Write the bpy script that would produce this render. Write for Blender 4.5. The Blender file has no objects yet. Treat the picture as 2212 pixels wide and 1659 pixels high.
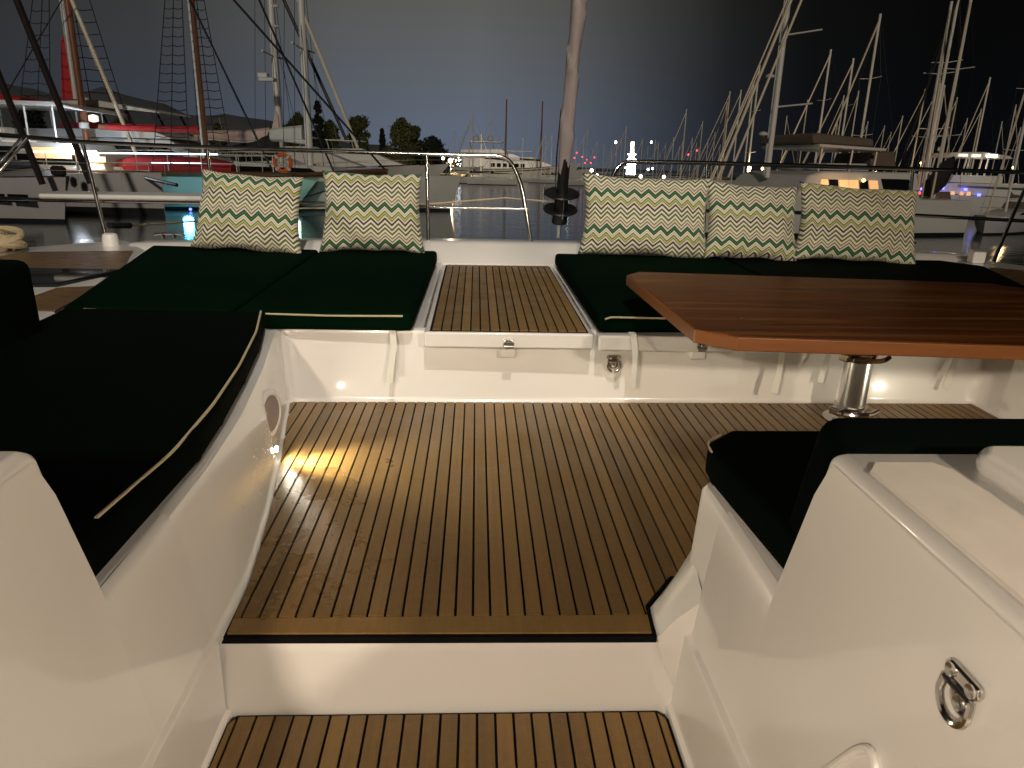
import bpy, bmesh, math, random
import numpy as np
from mathutils import Vector, Matrix
random.seed(7)
R = math.radians
PI = math.pi
scene = bpy.context.scene
C = bpy.data.collections.new('scene'); scene.collection.children.link(C)

# ------------------------------------------------------------------ camera
# world: X to starboard, Y towards the bow, Z up, z = 0 on the cockpit sole. Photo measured on a 2212 x 1659 grid.
F, CX, CY, EYE = 1534.0, 1106.0, 829.5, 1.1
def _n(v): v = np.array(v, float); return v / np.linalg.norm(v)
def _ray(px, py): return np.array([(px - CX) / F, -(py - CY) / F, -1.0])
_dy = _n(_ray(1030, 300)); _d2 = _n(_ray(2030, 326.2))
_up = _n(np.cross(_d2, _dy)); _up = _up if _up[1] > 0 else -_up
_dx = np.cross(_dy, _up)
ROT = np.array([_dx, _dy, _up])
def atZ(px, py, z):
    d = ROT @ _ray(px, py); return Vector((np.array([0, 0, EYE]) + d * ((z - EYE) / d[2])).tolist())
def atY(px, py, y):
    d = ROT @ _ray(px, py); return Vector((np.array([0, 0, EYE]) + d * (y / d[1])).tolist())
cam_data = bpy.data.cameras.new('camera'); cam = bpy.data.objects.new('camera', cam_data); C.objects.link(cam)
cam_data.sensor_width = 36.0; cam_data.lens = 36.0 * F / 2212.0
cam_data.clip_start = 0.02; cam_data.clip_end = 6000
# the boat floats trimmed 2.2 degrees bow up: her frame is turned about the camera point into the level world
TRIM = Matrix.Translation((0, 0, EYE)) @ Matrix.Rotation(R(2.23), 4, 'X') @ Matrix.Translation((0, 0, -EYE))
_m = Matrix(ROT.tolist()).to_4x4(); _m.translation = Vector((0, 0, EYE)); cam.matrix_world = TRIM @ _m
scene.camera = cam
ZW = -1.9                                                     # sea level

# ------------------------------------------------------------------ world, exposure
scene.view_settings.view_transform = 'Standard'; scene.view_settings.look = 'None'
scene.view_settings.exposure = 0.0; scene.view_settings.gamma = 1.0
world = bpy.data.worlds.new('World'); scene.world = world; world.use_nodes = True
nt = world.node_tree; nt.nodes.clear()
def N(t, typ, **kw):
    n = t.nodes.new(typ)
    for k, v in kw.items(): setattr(n, k, v)
    return n
def ramp(t, stops, interp='LINEAR'):
    r = N(t, 'ShaderNodeValToRGB'); r.color_ramp.interpolation = interp
    e = r.color_ramp.elements
    while len(e) > 1: e.remove(e[-1])
    e[0].position = stops[0][0]; e[0].color = (*stops[0][1], 1)
    for p, c in stops[1:]:
        x = e.new(p); x.color = (*c, 1)
    return r
def math_(t, op, a, b=None):
    n = N(t, 'ShaderNodeMath', operation=op)
    for i, v in enumerate((a, b)):
        if v is None: continue
        if isinstance(v, (int, float)): n.inputs[i].default_value = v
        else: t.links.new(v, n.inputs[i])
    return n.outputs[0]
tc = N(nt, 'ShaderNodeTexCoord'); sx = N(nt, 'ShaderNodeSeparateXYZ'); nt.links.new(tc.outputs['Generated'], sx.inputs[0])
az = math_(nt, 'ARCTAN2', sx.outputs[0], sx.outputs[1])
azn = math_(nt, 'ADD', math_(nt, 'MULTIPLY', az, 1 / (2 * PI)), 0.5)
A = lambda d: d / 360.0 + 0.5
g = lambda v: (v, v, v)
ra = ramp(nt, [(0, g(.10)), (A(-100), g(.14)), (A(-60), g(.20)), (A(-36), g(.19)), (A(-22), g(.35)), (A(-10), g(.84)), (A(0), g(1.0)), (A(7), g(.74)),
               (A(13), g(.36)), (A(18), g(.12)), (A(23), g(.040)), (A(32), g(.018)), (A(100), g(.04)), (1, g(.10))])
nt.links.new(azn, ra.inputs[0])
re_ = ramp(nt, [(0, (.118, .150, .215)), (.06, (.124, .148, .195)), (.14, (.122, .130, .140)), (.24, (.112, .106, .086)), (.45, (.085, .078, .062)), (1, (.04, .037, .032))])
nt.links.new(sx.outputs[2], re_.inputs[0])
nz = N(nt, 'ShaderNodeTexNoise'); nz.inputs['Scale'].default_value = 2.2; nz.inputs['Detail'].default_value = 4
nt.links.new(tc.outputs['Generated'], nz.inputs[0])
cl = math_(nt, 'ADD', math_(nt, 'MULTIPLY', nz.outputs[0], .30), .85)
m1 = N(nt, 'ShaderNodeVectorMath', operation='MULTIPLY'); nt.links.new(ra.outputs[0], m1.inputs[0]); nt.links.new(re_.outputs[0], m1.inputs[1])
m2 = N(nt, 'ShaderNodeVectorMath', operation='SCALE'); nt.links.new(m1.outputs[0], m2.inputs[0]); nt.links.new(cl, m2.inputs['Scale'])
sky = N(nt, 'ShaderNodeTexSky', sky_type='NISHITA'); sky.sun_disc = False; sky.sun_elevation = R(-4); sky.sun_rotation = R(200)
ms = N(nt, 'ShaderNodeVectorMath', operation='SCALE'); nt.links.new(sky.outputs[0], ms.inputs[0]); ms.inputs['Scale'].default_value = 0.004
ma = N(nt, 'ShaderNodeVectorMath', operation='ADD'); nt.links.new(m2.outputs[0], ma.inputs[0]); nt.links.new(ms.outputs[0], ma.inputs[1])
bg = N(nt, 'ShaderNodeBackground'); bg.inputs[1].default_value = 0.95; nt.links.new(ma.outputs[0], bg.inputs[0])
wo = N(nt, 'ShaderNodeOutputWorld'); nt.links.new(bg.outputs[0], wo.inputs[0])

def lamp(name, typ, loc, energy, col, size=.05, rot=None, parent=None, **kw):
    d = bpy.data.lights.new(name, typ); d.energy = energy; d.color = col
    if typ in ('POINT', 'SPOT'): d.shadow_soft_size = size
    for k, v in kw.items(): setattr(d, k, v)
    o = bpy.data.objects.new(name, d); C.objects.link(o); o.location = loc
    if rot is not None: o.rotation_euler = rot
    if parent: o.parent = parent
    return o
def aim(o, target):
    o.rotation_euler = (Vector(target) - Vector(o.location)).to_track_quat('-Z', 'Y').to_euler()
# marina light from the quay astern, very weak
sun = lamp('sun', 'SUN', (0, -20, 30), 0.80, (1, .86, .68), angle=R(3)); aim(sun, (1, 60, 0))

# ------------------------------------------------------------------ materials
MATS = {}
def mat(name, base, rough=.5, metal=0, var=.0, vscale=6, rvar=.0, bump=0, bscale=40, emit=None, estr=0, coat=0, spec=None, stretch=None, sheen=0):
    m = bpy.data.materials.new(name); m.use_nodes = True; MATS[name] = m
    t = m.node_tree; b = t.nodes['Principled BSDF']
    b.inputs['Base Color'].default_value = (*base, 1); b.inputs['Roughness'].default_value = rough; b.inputs['Metallic'].default_value = metal
    if coat: b.inputs['Coat Weight'].default_value = coat; b.inputs['Coat Roughness'].default_value = .08
    if spec is not None: b.inputs['Specular IOR Level'].default_value = spec
    if sheen: b.inputs['Sheen Weight'].default_value = sheen
    if emit: b.inputs['Emission Color'].default_value = (*emit, 1); b.inputs['Emission Strength'].default_value = estr
    if var or rvar or bump:
        tc = N(t, 'ShaderNodeTexCoord'); mp = N(t, 'ShaderNodeMapping'); t.links.new(tc.outputs['Object'], mp.inputs[0])
        if stretch: mp.inputs['Scale'].default_value = stretch
        oi = N(t, 'ShaderNodeObjectInfo')
        n = N(t, 'ShaderNodeTexNoise', noise_dimensions='4D'); n.inputs['Scale'].default_value = vscale; n.inputs['Detail'].default_value = 6
        t.links.new(mp.outputs[0], n.inputs['Vector']); t.links.new(math_(t, 'MULTIPLY', oi.outputs['Random'], 40.0), n.inputs['W'])
        if var:
            f = math_(t, 'ADD', math_(t, 'MULTIPLY', n.outputs[0], 2 * var), 1 - var)
            f = math_(t, 'MULTIPLY', f, math_(t, 'ADD', math_(t, 'MULTIPLY', oi.outputs['Random'], var * .8), 1 - var * .4))
            v = N(t, 'ShaderNodeVectorMath', operation='SCALE'); v.inputs[0].default_value = base; t.links.new(f, v.inputs['Scale'])
            t.links.new(v.outputs[0], b.inputs['Base Color'])
        if rvar:
            t.links.new(math_(t, 'ADD', math_(t, 'MULTIPLY', n.outputs[0], 2 * rvar), rough - rvar), b.inputs['Roughness'])
        if bump:
            n2 = N(t, 'ShaderNodeTexNoise'); n2.inputs['Scale'].default_value = bscale; n2.inputs['Detail'].default_value = 3
            t.links.new(mp.outputs[0], n2.inputs['Vector'])
            bp = N(t, 'ShaderNodeBump'); bp.inputs['Strength'].default_value = bump; bp.inputs['Distance'].default_value = .01
            t.links.new(n2.outputs[0], bp.inputs['Height']); t.links.new(bp.outputs[0], b.inputs['Normal'])
    return m
mat('gelcoat', (.74, .715, .68), .30, var=.05, vscale=2.2, rvar=.04, bump=.006, bscale=5, coat=.8)
mat('nonskid', (.66, .61, .55), .5, var=.12, vscale=22, rvar=.15, bump=.05, bscale=500)
mat('caulk', (.004, .004, .005), .7, spec=.1)
mat('steel', (.62, .60, .57), .14, 1, rvar=.05, vscale=8)
mat('aluminium', (.72, .72, .72), .24, 1, rvar=.05, vscale=5)
mat('black_plastic', (.008, .008, .009), .38, rvar=.08, vscale=20)
mat('cushion', (.0007, .0068, .0026), .95, var=.3, vscale=3, bump=.10, bscale=420, spec=.02)
mat('cushion_shaded', (.0006, .0026, .0014), .92, var=.3, vscale=3, bump=.10, bscale=420, spec=.04)  # same green fabric as the pads, shade put into a darker colour
mat('piping', (.50, .42, .27), .7)
mat('strap', (.70, .68, .62), .75, bump=.2, bscale=500)
mat('rope', (.52, .42, .26), .85, var=.25, vscale=60, bump=.6, bscale=220)
mat('sailcloth', (.30, .26, .26), .75, var=.12, vscale=5, bump=.15, bscale=12)
mat('led', (1, 1, 1), .4, emit=(1, .93, .72), estr=60)
mat('speaker_white', (.72, .70, .68), .3, rvar=.05)
mat('teak_panel', (.13, .075, .032), .30, var=.3, vscale=9, stretch=(1, 8, 1), rvar=.15, bump=.2, bscale=90)
mat('glass_dark', (.008, .009, .011), .05, rvar=.02, vscale=4)
# boats around
mat('hull_white', (.62, .62, .60), .30, var=.08, vscale=.8, coat=.2)
mat('hull_green_lit', (.30, .42, .36), .30, var=.08, vscale=.8, coat=.2)  # white hull with the green light on it put into the colour
mat('hull_grey', (.46, .46, .48), .35, var=.10, vscale=.8)
mat('hull_navy', (.02, .025, .05), .25, var=.1)
mat('boot_dark', (.012, .012, .014), .4)
mat('wood_dark', (.085, .038, .018), .35, var=.2, vscale=5)
mat('mast_white', (.72, .70, .67), .35, var=.06, vscale=2)
mat('mast_cream', (.66, .58, .44), .45, var=.08, vscale=2)
mat('mast_brown', (.20, .075, .035), .35, var=.2, vscale=2)
mat('red_canvas', (.42, .02, .025), .75, var=.2, vscale=4, bump=.2, bscale=6)
mat('dark_canvas', (.020, .014, .014), .85, var=.2, vscale=4)
mat('brown_canvas', (.13, .10, .075), .85, var=.15, vscale=4)
mat('blue_canvas', (.03, .05, .13), .8, var=.15, vscale=4)
mat('pink_lit_canvas', (.58, .44, .40), .75, var=.1, vscale=3)  # boom canvas with the pink light on it put into the colour
mat('wire', (.03, .03, .035), .5, .3)
mat('wire_light', (.55, .50, .42), .5, .3)
mat('orange', (.70, .12, .02), .6, var=.15, vscale=10)
mat('lit_warm', (.9, .6, .3), .5, emit=(1, .50, .20), estr=.7)
mat('lit_gold', (.9, .6, .3), .5, emit=(1, .62, .20), estr=4)
mat('lit_white', (.9, .9, .9), .5, emit=(.80, .90, 1), estr=28)
mat('lit_strip', (.9, .9, .9), .5, emit=(.72, .97, .93), estr=3.2)
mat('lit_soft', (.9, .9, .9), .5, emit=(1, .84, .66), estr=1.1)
mat('lit_blue', (.3, .3, .9), .5, emit=(.10, .12, 1), estr=5)
mat('lit_red', (.9, .1, .1), .5, emit=(1, .05, .07), estr=4)
mat('lit_far', (.9, .9, .9), .5, emit=(1, .88, .62), estr=14)
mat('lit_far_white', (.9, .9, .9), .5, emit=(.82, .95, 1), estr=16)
mat('lit_amber', (.9, .7, .4), .5, emit=(1, .60, .20), estr=16)
mat('bark', (.045, .032, .022), .9, var=.2)
mat('leaf_olive', (.050, .062, .018), .8, var=.4, vscale=1.2)
mat('leaf_dark', (.010, .014, .008), .9, var=.3, vscale=1.2)
mat('leaf_pale', (.075, .085, .03), .8, var=.4, vscale=1.2)
mat('hill', (.12, .14, .17), 1, var=.2, vscale=.01)  # bluish base colour stands in for distance haze
mat('quay', (.16, .14, .11), .9, var=.3, vscale=.5)
mat('rock', (.24, .18, .11), .9, var=.4, vscale=2, bump=.4, bscale=3)
mat('lamp_post', (.25, .24, .22), .5, var=.1)
M = MATS

def teak(name, base, wet=False):
    m = mat(name, base, .5); t = m.node_tree; b = t.nodes['Principled BSDF']
    tc = N(t, 'ShaderNodeTexCoord'); oi = N(t, 'ShaderNodeObjectInfo'); geo = N(t, 'ShaderNodeNewGeometry')
    mp = N(t, 'ShaderNodeMapping'); mp.inputs['Scale'].default_value = (90, 2.5, 20); t.links.new(geo.outputs['Position'], mp.inputs[0])
    gr = N(t, 'ShaderNodeTexNoise'); gr.inputs['Scale'].default_value = 1; gr.inputs['Detail'].default_value = 6; t.links.new(mp.outputs[0], gr.inputs[0])
    st = N(t, 'ShaderNodeTexNoise'); st.inputs['Scale'].default_value = 3.2; st.inputs['Detail'].default_value = 7; st.inputs['Roughness'].default_value = .65; t.links.new(geo.outputs['Position'], st.inputs[0])
    sp = N(t, 'ShaderNodeTexNoise'); sp.inputs['Scale'].default_value = 60; sp.inputs['Detail'].default_value = 5; t.links.new(geo.outputs['Position'], sp.inputs[0])
    sr = ramp(t, [(.35, g(.90)), (.5, g(1)), (.62, g(1.06))]); t.links.new(st.outputs[0], sr.inputs[0])
    f = math_(t, 'ADD', math_(t, 'MULTIPLY', gr.outputs[0], .40), .80)
    f = math_(t, 'MULTIPLY', f, math_(t, 'ADD', math_(t, 'MULTIPLY', sp.outputs[0], .30), .85))
    f = math_(t, 'MULTIPLY', f, sr.outputs[0])
    f = math_(t, 'MULTIPLY', f, math_(t, 'ADD', math_(t, 'MULTIPLY', oi.outputs['Random'], .40), .80))
    v = N(t, 'ShaderNodeVectorMath', operation='SCALE'); v.inputs[0].default_value = base; t.links.new(f, v.inputs['Scale'])
    t.links.new(v.outputs[0], b.inputs['Base Color'])
    rr = ramp(t, [(.42, g(.34)), (.60, g(.58))]); t.links.new(st.outputs[0], rr.inputs[0])
    vd = N(t, 'ShaderNodeVectorMath', operation='SUBTRACT'); t.links.new(geo.outputs['Position'], vd.inputs[0]); vd.inputs[1].default_value = (-.50, 1.98, .03)
    vs_ = N(t, 'ShaderNodeVectorMath', operation='MULTIPLY'); t.links.new(vd.outputs[0], vs_.inputs[0]); vs_.inputs[1].default_value = (1.25, 1.0, 0)
    vl = N(t, 'ShaderNodeVectorMath', operation='LENGTH'); t.links.new(vs_.outputs[0], vl.inputs[0])
    wv = math_(t, 'ADD', vl.outputs['Value'], math_(t, 'MULTIPLY', st.outputs[0], .5))
    wet = ramp(t, [(.48, g(0)), (.85, g(1))]); t.links.new(wv, wet.inputs[0])           # 0 inside the puddle
    t.links.new(math_(t, 'MULTIPLY', rr.outputs[0], math_(t, 'ADD', math_(t, 'MULTIPLY', wet.outputs[0], .42), .58)), b.inputs['Roughness'])
    mp2 = N(t, 'ShaderNodeMapping'); mp2.inputs['Scale'].default_value = (420, 160, 200); t.links.new(geo.outputs['Position'], mp2.inputs[0])
    n2 = N(t, 'ShaderNodeTexNoise'); n2.inputs['Scale'].default_value = 1; n2.inputs['Detail'].default_value = 3; t.links.new(mp2.outputs[0], n2.inputs[0])
    bp = N(t, 'ShaderNodeBump'); bp.inputs['Strength'].default_value = .6; bp.inputs['Distance'].default_value = .003
    t.links.new(n2.outputs[0], bp.inputs['Height']); t.links.new(bp.outputs[0], b.inputs['Normal'])
    return m
teak('teak', (.205, .120, .038))

def table_wood():
    m = mat('table_wood', (.2, .07, .02), .28); t = m.node_tree; b = t.nodes['Principled BSDF']
    tc = N(t, 'ShaderNodeTexCoord'); mp = N(t, 'ShaderNodeMapping'); mp.inputs['Scale'].default_value = (1.3, 26, 26); t.links.new(tc.outputs['Object'], mp.inputs[0])
    n1 = N(t, 'ShaderNodeTexNoise'); n1.inputs['Scale'].default_value = 1; n1.inputs['Detail'].default_value = 7; n1.inputs['Distortion'].default_value = .4; t.links.new(mp.outputs[0], n1.inputs[0])
    r = ramp(t, [(.25, (.055, .016, .004)), (.48, (.105, .032, .008)), (.58, (.135, .045, .011)), (.68, (.21, .085, .022)), (.8, (.095, .030, .007))])
    t.links.new(n1.outputs[0], r.inputs[0]); t.links.new(r.outputs[0], b.inputs['Base Color'])
    b.inputs['Coat Weight'].default_value = .05; b.inputs['Coat Roughness'].default_value = .2; b.inputs['Specular IOR Level'].default_value = .18
    t.links.new(math_(t, 'ADD', math_(t, 'MULTIPLY', n1.outputs[0], .25), .22), b.inputs['Roughness'])
table_wood()
mat('table_wood_lit', (.19, .066, .017), .4, var=.35, vscale=3, stretch=(1, 1, 22))  # same wood as the top, lightened for the light on the near edge

def chevron():
    m = mat('chevron', (.7, .66, .58), .85); t = m.node_tree; b = t.nodes['Principled BSDF']
    uv = N(t, 'ShaderNodeUVMap'); s = N(t, 'ShaderNodeSeparateXYZ'); t.links.new(uv.outputs[0], s.inputs[0])
    oi = N(t, 'ShaderNodeObjectInfo')
    tri = math_(t, 'ABSOLUTE', math_(t, 'SUBTRACT', math_(t, 'FRACT', math_(t, 'DIVIDE', s.outputs[0], .087)), .5))   # 0 .. .5
    v = math_(t, 'SUBTRACT', s.outputs[1], math_(t, 'MULTIPLY', tri, .088))
    v = math_(t, 'FRACT', math_(t, 'ADD', math_(t, 'DIVIDE', v, -.250), 5.0))
    W_ = (.63, .59, .50); PK = (.58, .52, .43)
    DG = (.003, .035, .012); MG = (.025, .13, .035); OL = (.13, .15, .02); LI = (.30, .37, .03); BR = (.07, .055, .02); BK = (.010, .014, .009); GG = (.06, .085, .022); TH = (.22, .20, .18)
    seq = [(DG, 11), (MG, 16), (DG, 11), (W_, 14), (TH, 5), (W_, 13), (OL, 12), (LI, 9), (W_, 4), (OL, 10), (PK, 19), (BR, 6), (BK, 13), (W_, 20), (GG, 19), (W_, 18), (GG, 11), (OL, 8), (W_, 20), (OL, 13), (PK, 18), (BR, 10), (PK, 18)]
    tot = sum(w for _, w in seq); st = []; acc = 0
    for c_, w in seq: st.append((acc / tot, c_)); acc += w
    r = ramp(t, st, 'CONSTANT'); t.links.new(v, r.inputs[0])
    n = N(t, 'ShaderNodeTexNoise'); n.inputs['Scale'].default_value = 240; t.links.new(uv.outputs[0], n.inputs[0])
    sc = N(t, 'ShaderNodeVectorMath', operation='SCALE'); t.links.new(r.outputs[0], sc.inputs[0]); t.links.new(math_(t, 'ADD', math_(t, 'MULTIPLY', n.outputs[0], .4), .8), sc.inputs['Scale'])
    t.links.new(sc.outputs[0], b.inputs['Base Color']); b.inputs['Sheen Weight'].default_value = .15
    bp = N(t, 'ShaderNodeBump'); bp.inputs['Strength'].default_value = .25; bp.inputs['Distance'].default_value = .002
    t.links.new(n.outputs[0], bp.inputs['Height']); t.links.new(bp.outputs[0], b.inputs['Normal'])
chevron()

def water():
    m = mat('water', (.006, .022, .022), .07); t = m.node_tree; b = t.nodes['Principled BSDF']
    geo = N(t, 'ShaderNodeNewGeometry'); mp = N(t, 'ShaderNodeMapping'); mp.inputs['Scale'].default_value = (.55, 1.0, 1); t.links.new(geo.outputs['Position'], mp.inputs[0])
    n1 = N(t, 'ShaderNodeTexNoise'); n1.inputs['Scale'].default_value = 2.1; n1.inputs['Detail'].default_value = 4; t.links.new(mp.outputs[0], n1.inputs[0])
    n2 = N(t, 'ShaderNodeTexNoise'); n2.inputs['Scale'].default_value = .35; n2.inputs['Detail'].default_value = 2; t.links.new(mp.outputs[0], n2.inputs[0])
    b.inputs['Base Color'].default_value = (.010, .042, .054, 1)
    b.inputs['IOR'].default_value = 1.33; b.inputs['Roughness'].default_value = .10
    bp = N(t, 'ShaderNodeBump'); bp.inputs['Strength'].default_value = .32; bp.inputs['Distance'].default_value = .05
    t.links.new(math_(t, 'ADD', n1.outputs[0], n2.outputs[0]), bp.inputs['Height']); t.links.new(bp.outputs[0], b.inputs['Normal'])
water()

# ------------------------------------------------------------------ mesh helpers
class MB:
    def __init__(s): s.v = []; s.f = []
    def add(s, verts, faces):
        o = len(s.v); s.v += [tuple(x) for x in verts]; s.f += [tuple(i + o for i in f) for f in faces]; return s
    def box(s, c, d, rz=0, rx=0, ry=0):
        m = Matrix.Rotation(rz, 3, 'Z') @ Matrix.Rotation(ry, 3, 'Y') @ Matrix.Rotation(rx, 3, 'X'); c = Vector(c)
        vs = [c + m @ Vector((x * d[0] / 2, y * d[1] / 2, z * d[2] / 2)) for x in (-1, 1) for y in (-1, 1) for z in (-1, 1)]
        return s.add(vs, [(0, 1, 3, 2), (4, 6, 7, 5), (0, 4, 5, 1), (2, 3, 7, 6), (0, 2, 6, 4), (1, 5, 7, 3)])
    def prism(s, poly, z0, z1):
        n = len(poly); vs = [(x, y, z0) for x, y in poly] + [(x, y, z1) for x, y in poly]
        return s.add(vs, [tuple(range(n))[::-1], tuple(range(n, 2 * n))] + [(i, (i + 1) % n, n + (i + 1) % n, n + i) for i in range(n)])
    def extrude(s, poly3, vec):
        n = len(poly3); vec = Vector(vec); a = [Vector(p) for p in poly3]; vs = a + [p + vec for p in a]
        return s.add(vs, [tuple(range(n))[::-1], tuple(range(n, 2 * n))] + [(i, (i + 1) % n, n + (i + 1) % n, n + i) for i in range(n)])
    def tube(s, pts, r, seg=8, r1=None, cap=True):
        pts = [Vector(p) for p in pts]; n = len(pts); vs = []; up = None
        for i, p in enumerate(pts):
            d = (pts[min(i + 1, n - 1)] - pts[max(i - 1, 0)]).normalized()
            if up is None:
                a = Vector((0, 0, 1)) if abs(d.z) < .9 else Vector((1, 0, 0)); u = d.cross(a).normalized()
            else:
                u = (up - d * up.dot(d)); u = u.normalized() if u.length > 1e-6 else d.orthogonal().normalized()
            up = u; w = d.cross(u); rr = r if r1 is None else r + (r1 - r) * i / max(1, n - 1)
            for k in range(seg):
                an = 2 * PI * k / seg; vs.append(p + u * math.cos(an) * rr + w * math.sin(an) * rr)
        fs = [(i * seg + k, i * seg + (k + 1) % seg, (i + 1) * seg + (k + 1) % seg, (i + 1) * seg + k) for i in range(n - 1) for k in range(seg)]
        if cap: fs += [tuple(range(seg))[::-1], tuple(range((n - 1) * seg, n * seg))]
        return s.add(vs, fs)
    def lathe(s, prof, seg=20, loc=(0, 0, 0), m=None):
        vs = []; loc = Vector(loc)
        for r, z in prof:
            for k in range(seg):
                p = Vector((r * math.cos(2 * PI * k / seg), r * math.sin(2 * PI * k / seg), z)); vs.append(loc + (m @ p if m else p))
        n = len(prof)
        fs = [(i * seg + k, i * seg + (k + 1) % seg, (i + 1) * seg + (k + 1) % seg, (i + 1) * seg + k) for i in range(n - 1) for k in range(seg)]
        fs += [tuple(range(seg))[::-1], tuple(range((n - 1) * seg, n * seg))]
        return s.add(vs, fs)
    def grid(s, rows, closed=False):
        n = len(rows[0]); vs = [p for r in rows for p in r]
        fs = [(i * n + k, i * n + k + 1, (i + 1) * n + k + 1, (i + 1) * n + k) for i in range(len(rows) - 1) for k in range(n - 1)]
        if closed: fs += [(i * n + n - 1, i * n, (i + 1) * n, (i + 1) * n + n - 1) for i in range(len(rows) - 1)]
        return s.add(vs, fs)
    def mesh(s, name, m, smooth=False):
        me = bpy.data.meshes.new(name); me.from_pydata([tuple(v) for v in s.v], [], s.f); me.materials.append(MATS[m] if isinstance(m, str) else m)
        bm = bmesh.new(); bm.from_mesh(me); bmesh.ops.recalc_face_normals(bm, faces=bm.faces); bm.to_mesh(me); bm.free()
        if smooth: me.polygons.foreach_set('use_smooth', [True] * len(me.polygons))
        me.update(); return me
    def build(s, name, m, parent=None, smooth=False, bevel=0, seg=3, angle=35):
        o = bpy.data.objects.new(name, s.mesh(name, m, smooth or bevel > 0)); C.objects.link(o); o.parent = parent
        if bevel:
            b = o.modifiers.new('bevel', 'BEVEL'); b.width = bevel; b.segments = seg; b.limit_method = 'ANGLE'; b.angle_limit = R(angle); b.harden_normals = True
        elif smooth:
            try: o.data.set_sharp_from_angle(angle=R(40))
            except Exception: pass
        return o
def obj(name, me, parent=None):
    o = bpy.data.objects.new(name, me); C.objects.link(o); o.parent = parent; return o
def tag(o, label=None, cat=None, group=None, kind=None):
    for k, v in (('label', label), ('category', cat), ('group', group), ('kind', kind)):
        if v: o[k] = v
    return o
def thing(name, label, cat, loc=(0, 0, 0), rz=0, group=None, sc=1.0):
    o = bpy.data.objects.new(name, None); C.objects.link(o); o.location = loc; o.scale = (sc,) * 3; o.rotation_euler = (0, 0, rz); o.empty_display_size = .2
    return tag(o, label, cat, group)
def copy_tree(o, parent=None):
    c = o.copy(); C.objects.link(c); c.parent = parent
    for ch in list(o.children): copy_tree(ch, c)
    return c
def fillet(pts, r, n=5):
    pts = [Vector(p) for p in pts]; out = [pts[0]]
    for i in range(1, len(pts) - 1):
        a, b, c = pts[i - 1], pts[i], pts[i + 1]; d1 = (a - b); d2 = (c - b)
        rr = min(r, d1.length * .48, d2.length * .48); p, q = b + d1.normalized() * rr, b + d2.normalized() * rr
        for k in range(n + 1):
            t = k / n; out.append(p * (1 - t) ** 2 + b * 2 * t * (1 - t) + q * t * t)
    return out + [pts[-1]]
def clip(poly, axis, val, keep_less):
    out = []
    for i, p in enumerate(poly):
        q = poly[(i + 1) % len(poly)]; ip = (p[axis] <= val) == keep_less or p[axis] == val; iq = (q[axis] <= val) == keep_less or q[axis] == val
        if ip: out.append(p)
        if ip != iq:
            t = (val - p[axis]) / (q[axis] - p[axis]); out.append((p[0] + t * (q[0] - p[0]), p[1] + t * (q[1] - p[1])))
    return out
def inset_poly(poly, d):
    n = len(poly); out = []; area = sum(poly[i][0] * poly[(i + 1) % n][1] - poly[(i + 1) % n][0] * poly[i][1] for i in range(n)); s = 1 if area > 0 else -1
    for i in range(n):
        a, b, c = Vector(poly[i - 1]), Vector(poly[i]), Vector(poly[(i + 1) % n])
        e1 = (b - a).normalized(); e2 = (c - b).normalized(); n1 = Vector((-e1.y, e1.x)) * s; n2 = Vector((-e2.y, e2.x)) * s
        m_ = n1 + n2; k = d / max(.35, m_.dot(n1)) ; p = b + m_ * k; out.append((p.x, p.y))
    return out
def planks(poly, pitch, gap, z0, z1, parent, x_ref=0.0, name='plank'):
    x0 = min(p[0] for p in poly); x1 = max(p[0] for p in poly)
    k = math.floor((x0 - x_ref) / pitch)
    while x_ref + k * pitch < x1:
        a = x_ref + k * pitch + gap / 2; b = a + pitch - gap; k += 1
        q = clip(clip(poly, 0, a, False), 0, b, True)
        if len(q) < 3: continue
        if abs(sum(q[i][0] * q[(i + 1) % len(q)][1] - q[(i + 1) % len(q)][0] * q[i][1] for i in range(len(q)))) < 2e-4: continue
        MB().prism(q, z0, z1).build(name, 'teak', parent)

# ------------------------------------------------------------------ sea, shore, hills
s = MB(); s.add([(-3000, -200, ZW), (3000, -200, ZW), (3000, 5000, ZW), (-3000, 5000, ZW)], [(0, 1, 2, 3)])
tag(s.build('sea', 'water'), kind='structure')
def hills():
    rows = []
    for j in range(9):
        row = []
        for i in range(90):
            a = R(-75 + 110 * i / 89); d = 1500 + j * 90
            h = float(np.interp(math.degrees(a), [-75, -50, -38, -33, -29, -26, -22, -17, -12, -6, 0, 10, 35], [90, 140, 150, 172, 150, 152, 128, 112, 75, 44, 20, 9, 6]))
            h *= math.sin(PI * min(1, j / 6) / 2) * (1 + .08 * math.sin(a * 41) + .05 * math.sin(a * 97 + 1)); h += 6
            row.append((d * math.sin(a), d * math.cos(a), ZW - 2 + h * (1 if j < 7 else .8)))
        rows.append(row)
    m = MB(); m.grid(rows); o = m.build('hills', 'hill', smooth=True); tag(o, kind='structure')
hills()
sh = MB(); poly = [(-420, 215), (-160, 206), (-60, 212), (-14, 214), (-8, 220), (-11, 240), (-90, 262), (-420, 280)]
sh.prism(poly, ZW - 2, ZW + 1.1); tag(sh.build('quay', 'quay', bevel=.1), kind='structure')
sh = MB(); sh.prism([(-700, 480), (900, 480), (1400, 900), (-1200, 900)], ZW - 2, ZW + 2.0); tag(sh.build('far_shore', 'hill'), kind='structure')

# ------------------------------------------------------------------ our catamaran
boat = thing('catamaran', 'white catamaran foredeck cockpit with teak sole in the foreground, seen from on board', 'catamaran', (0, 0, ZW))
OFF = Vector((0, 0, -ZW))
def bp(mb, name, m, parent=None, **kw):
    o = mb.build(name, m, parent or boat, **kw)
    if parent is None: o.location = OFF
    return o
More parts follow.
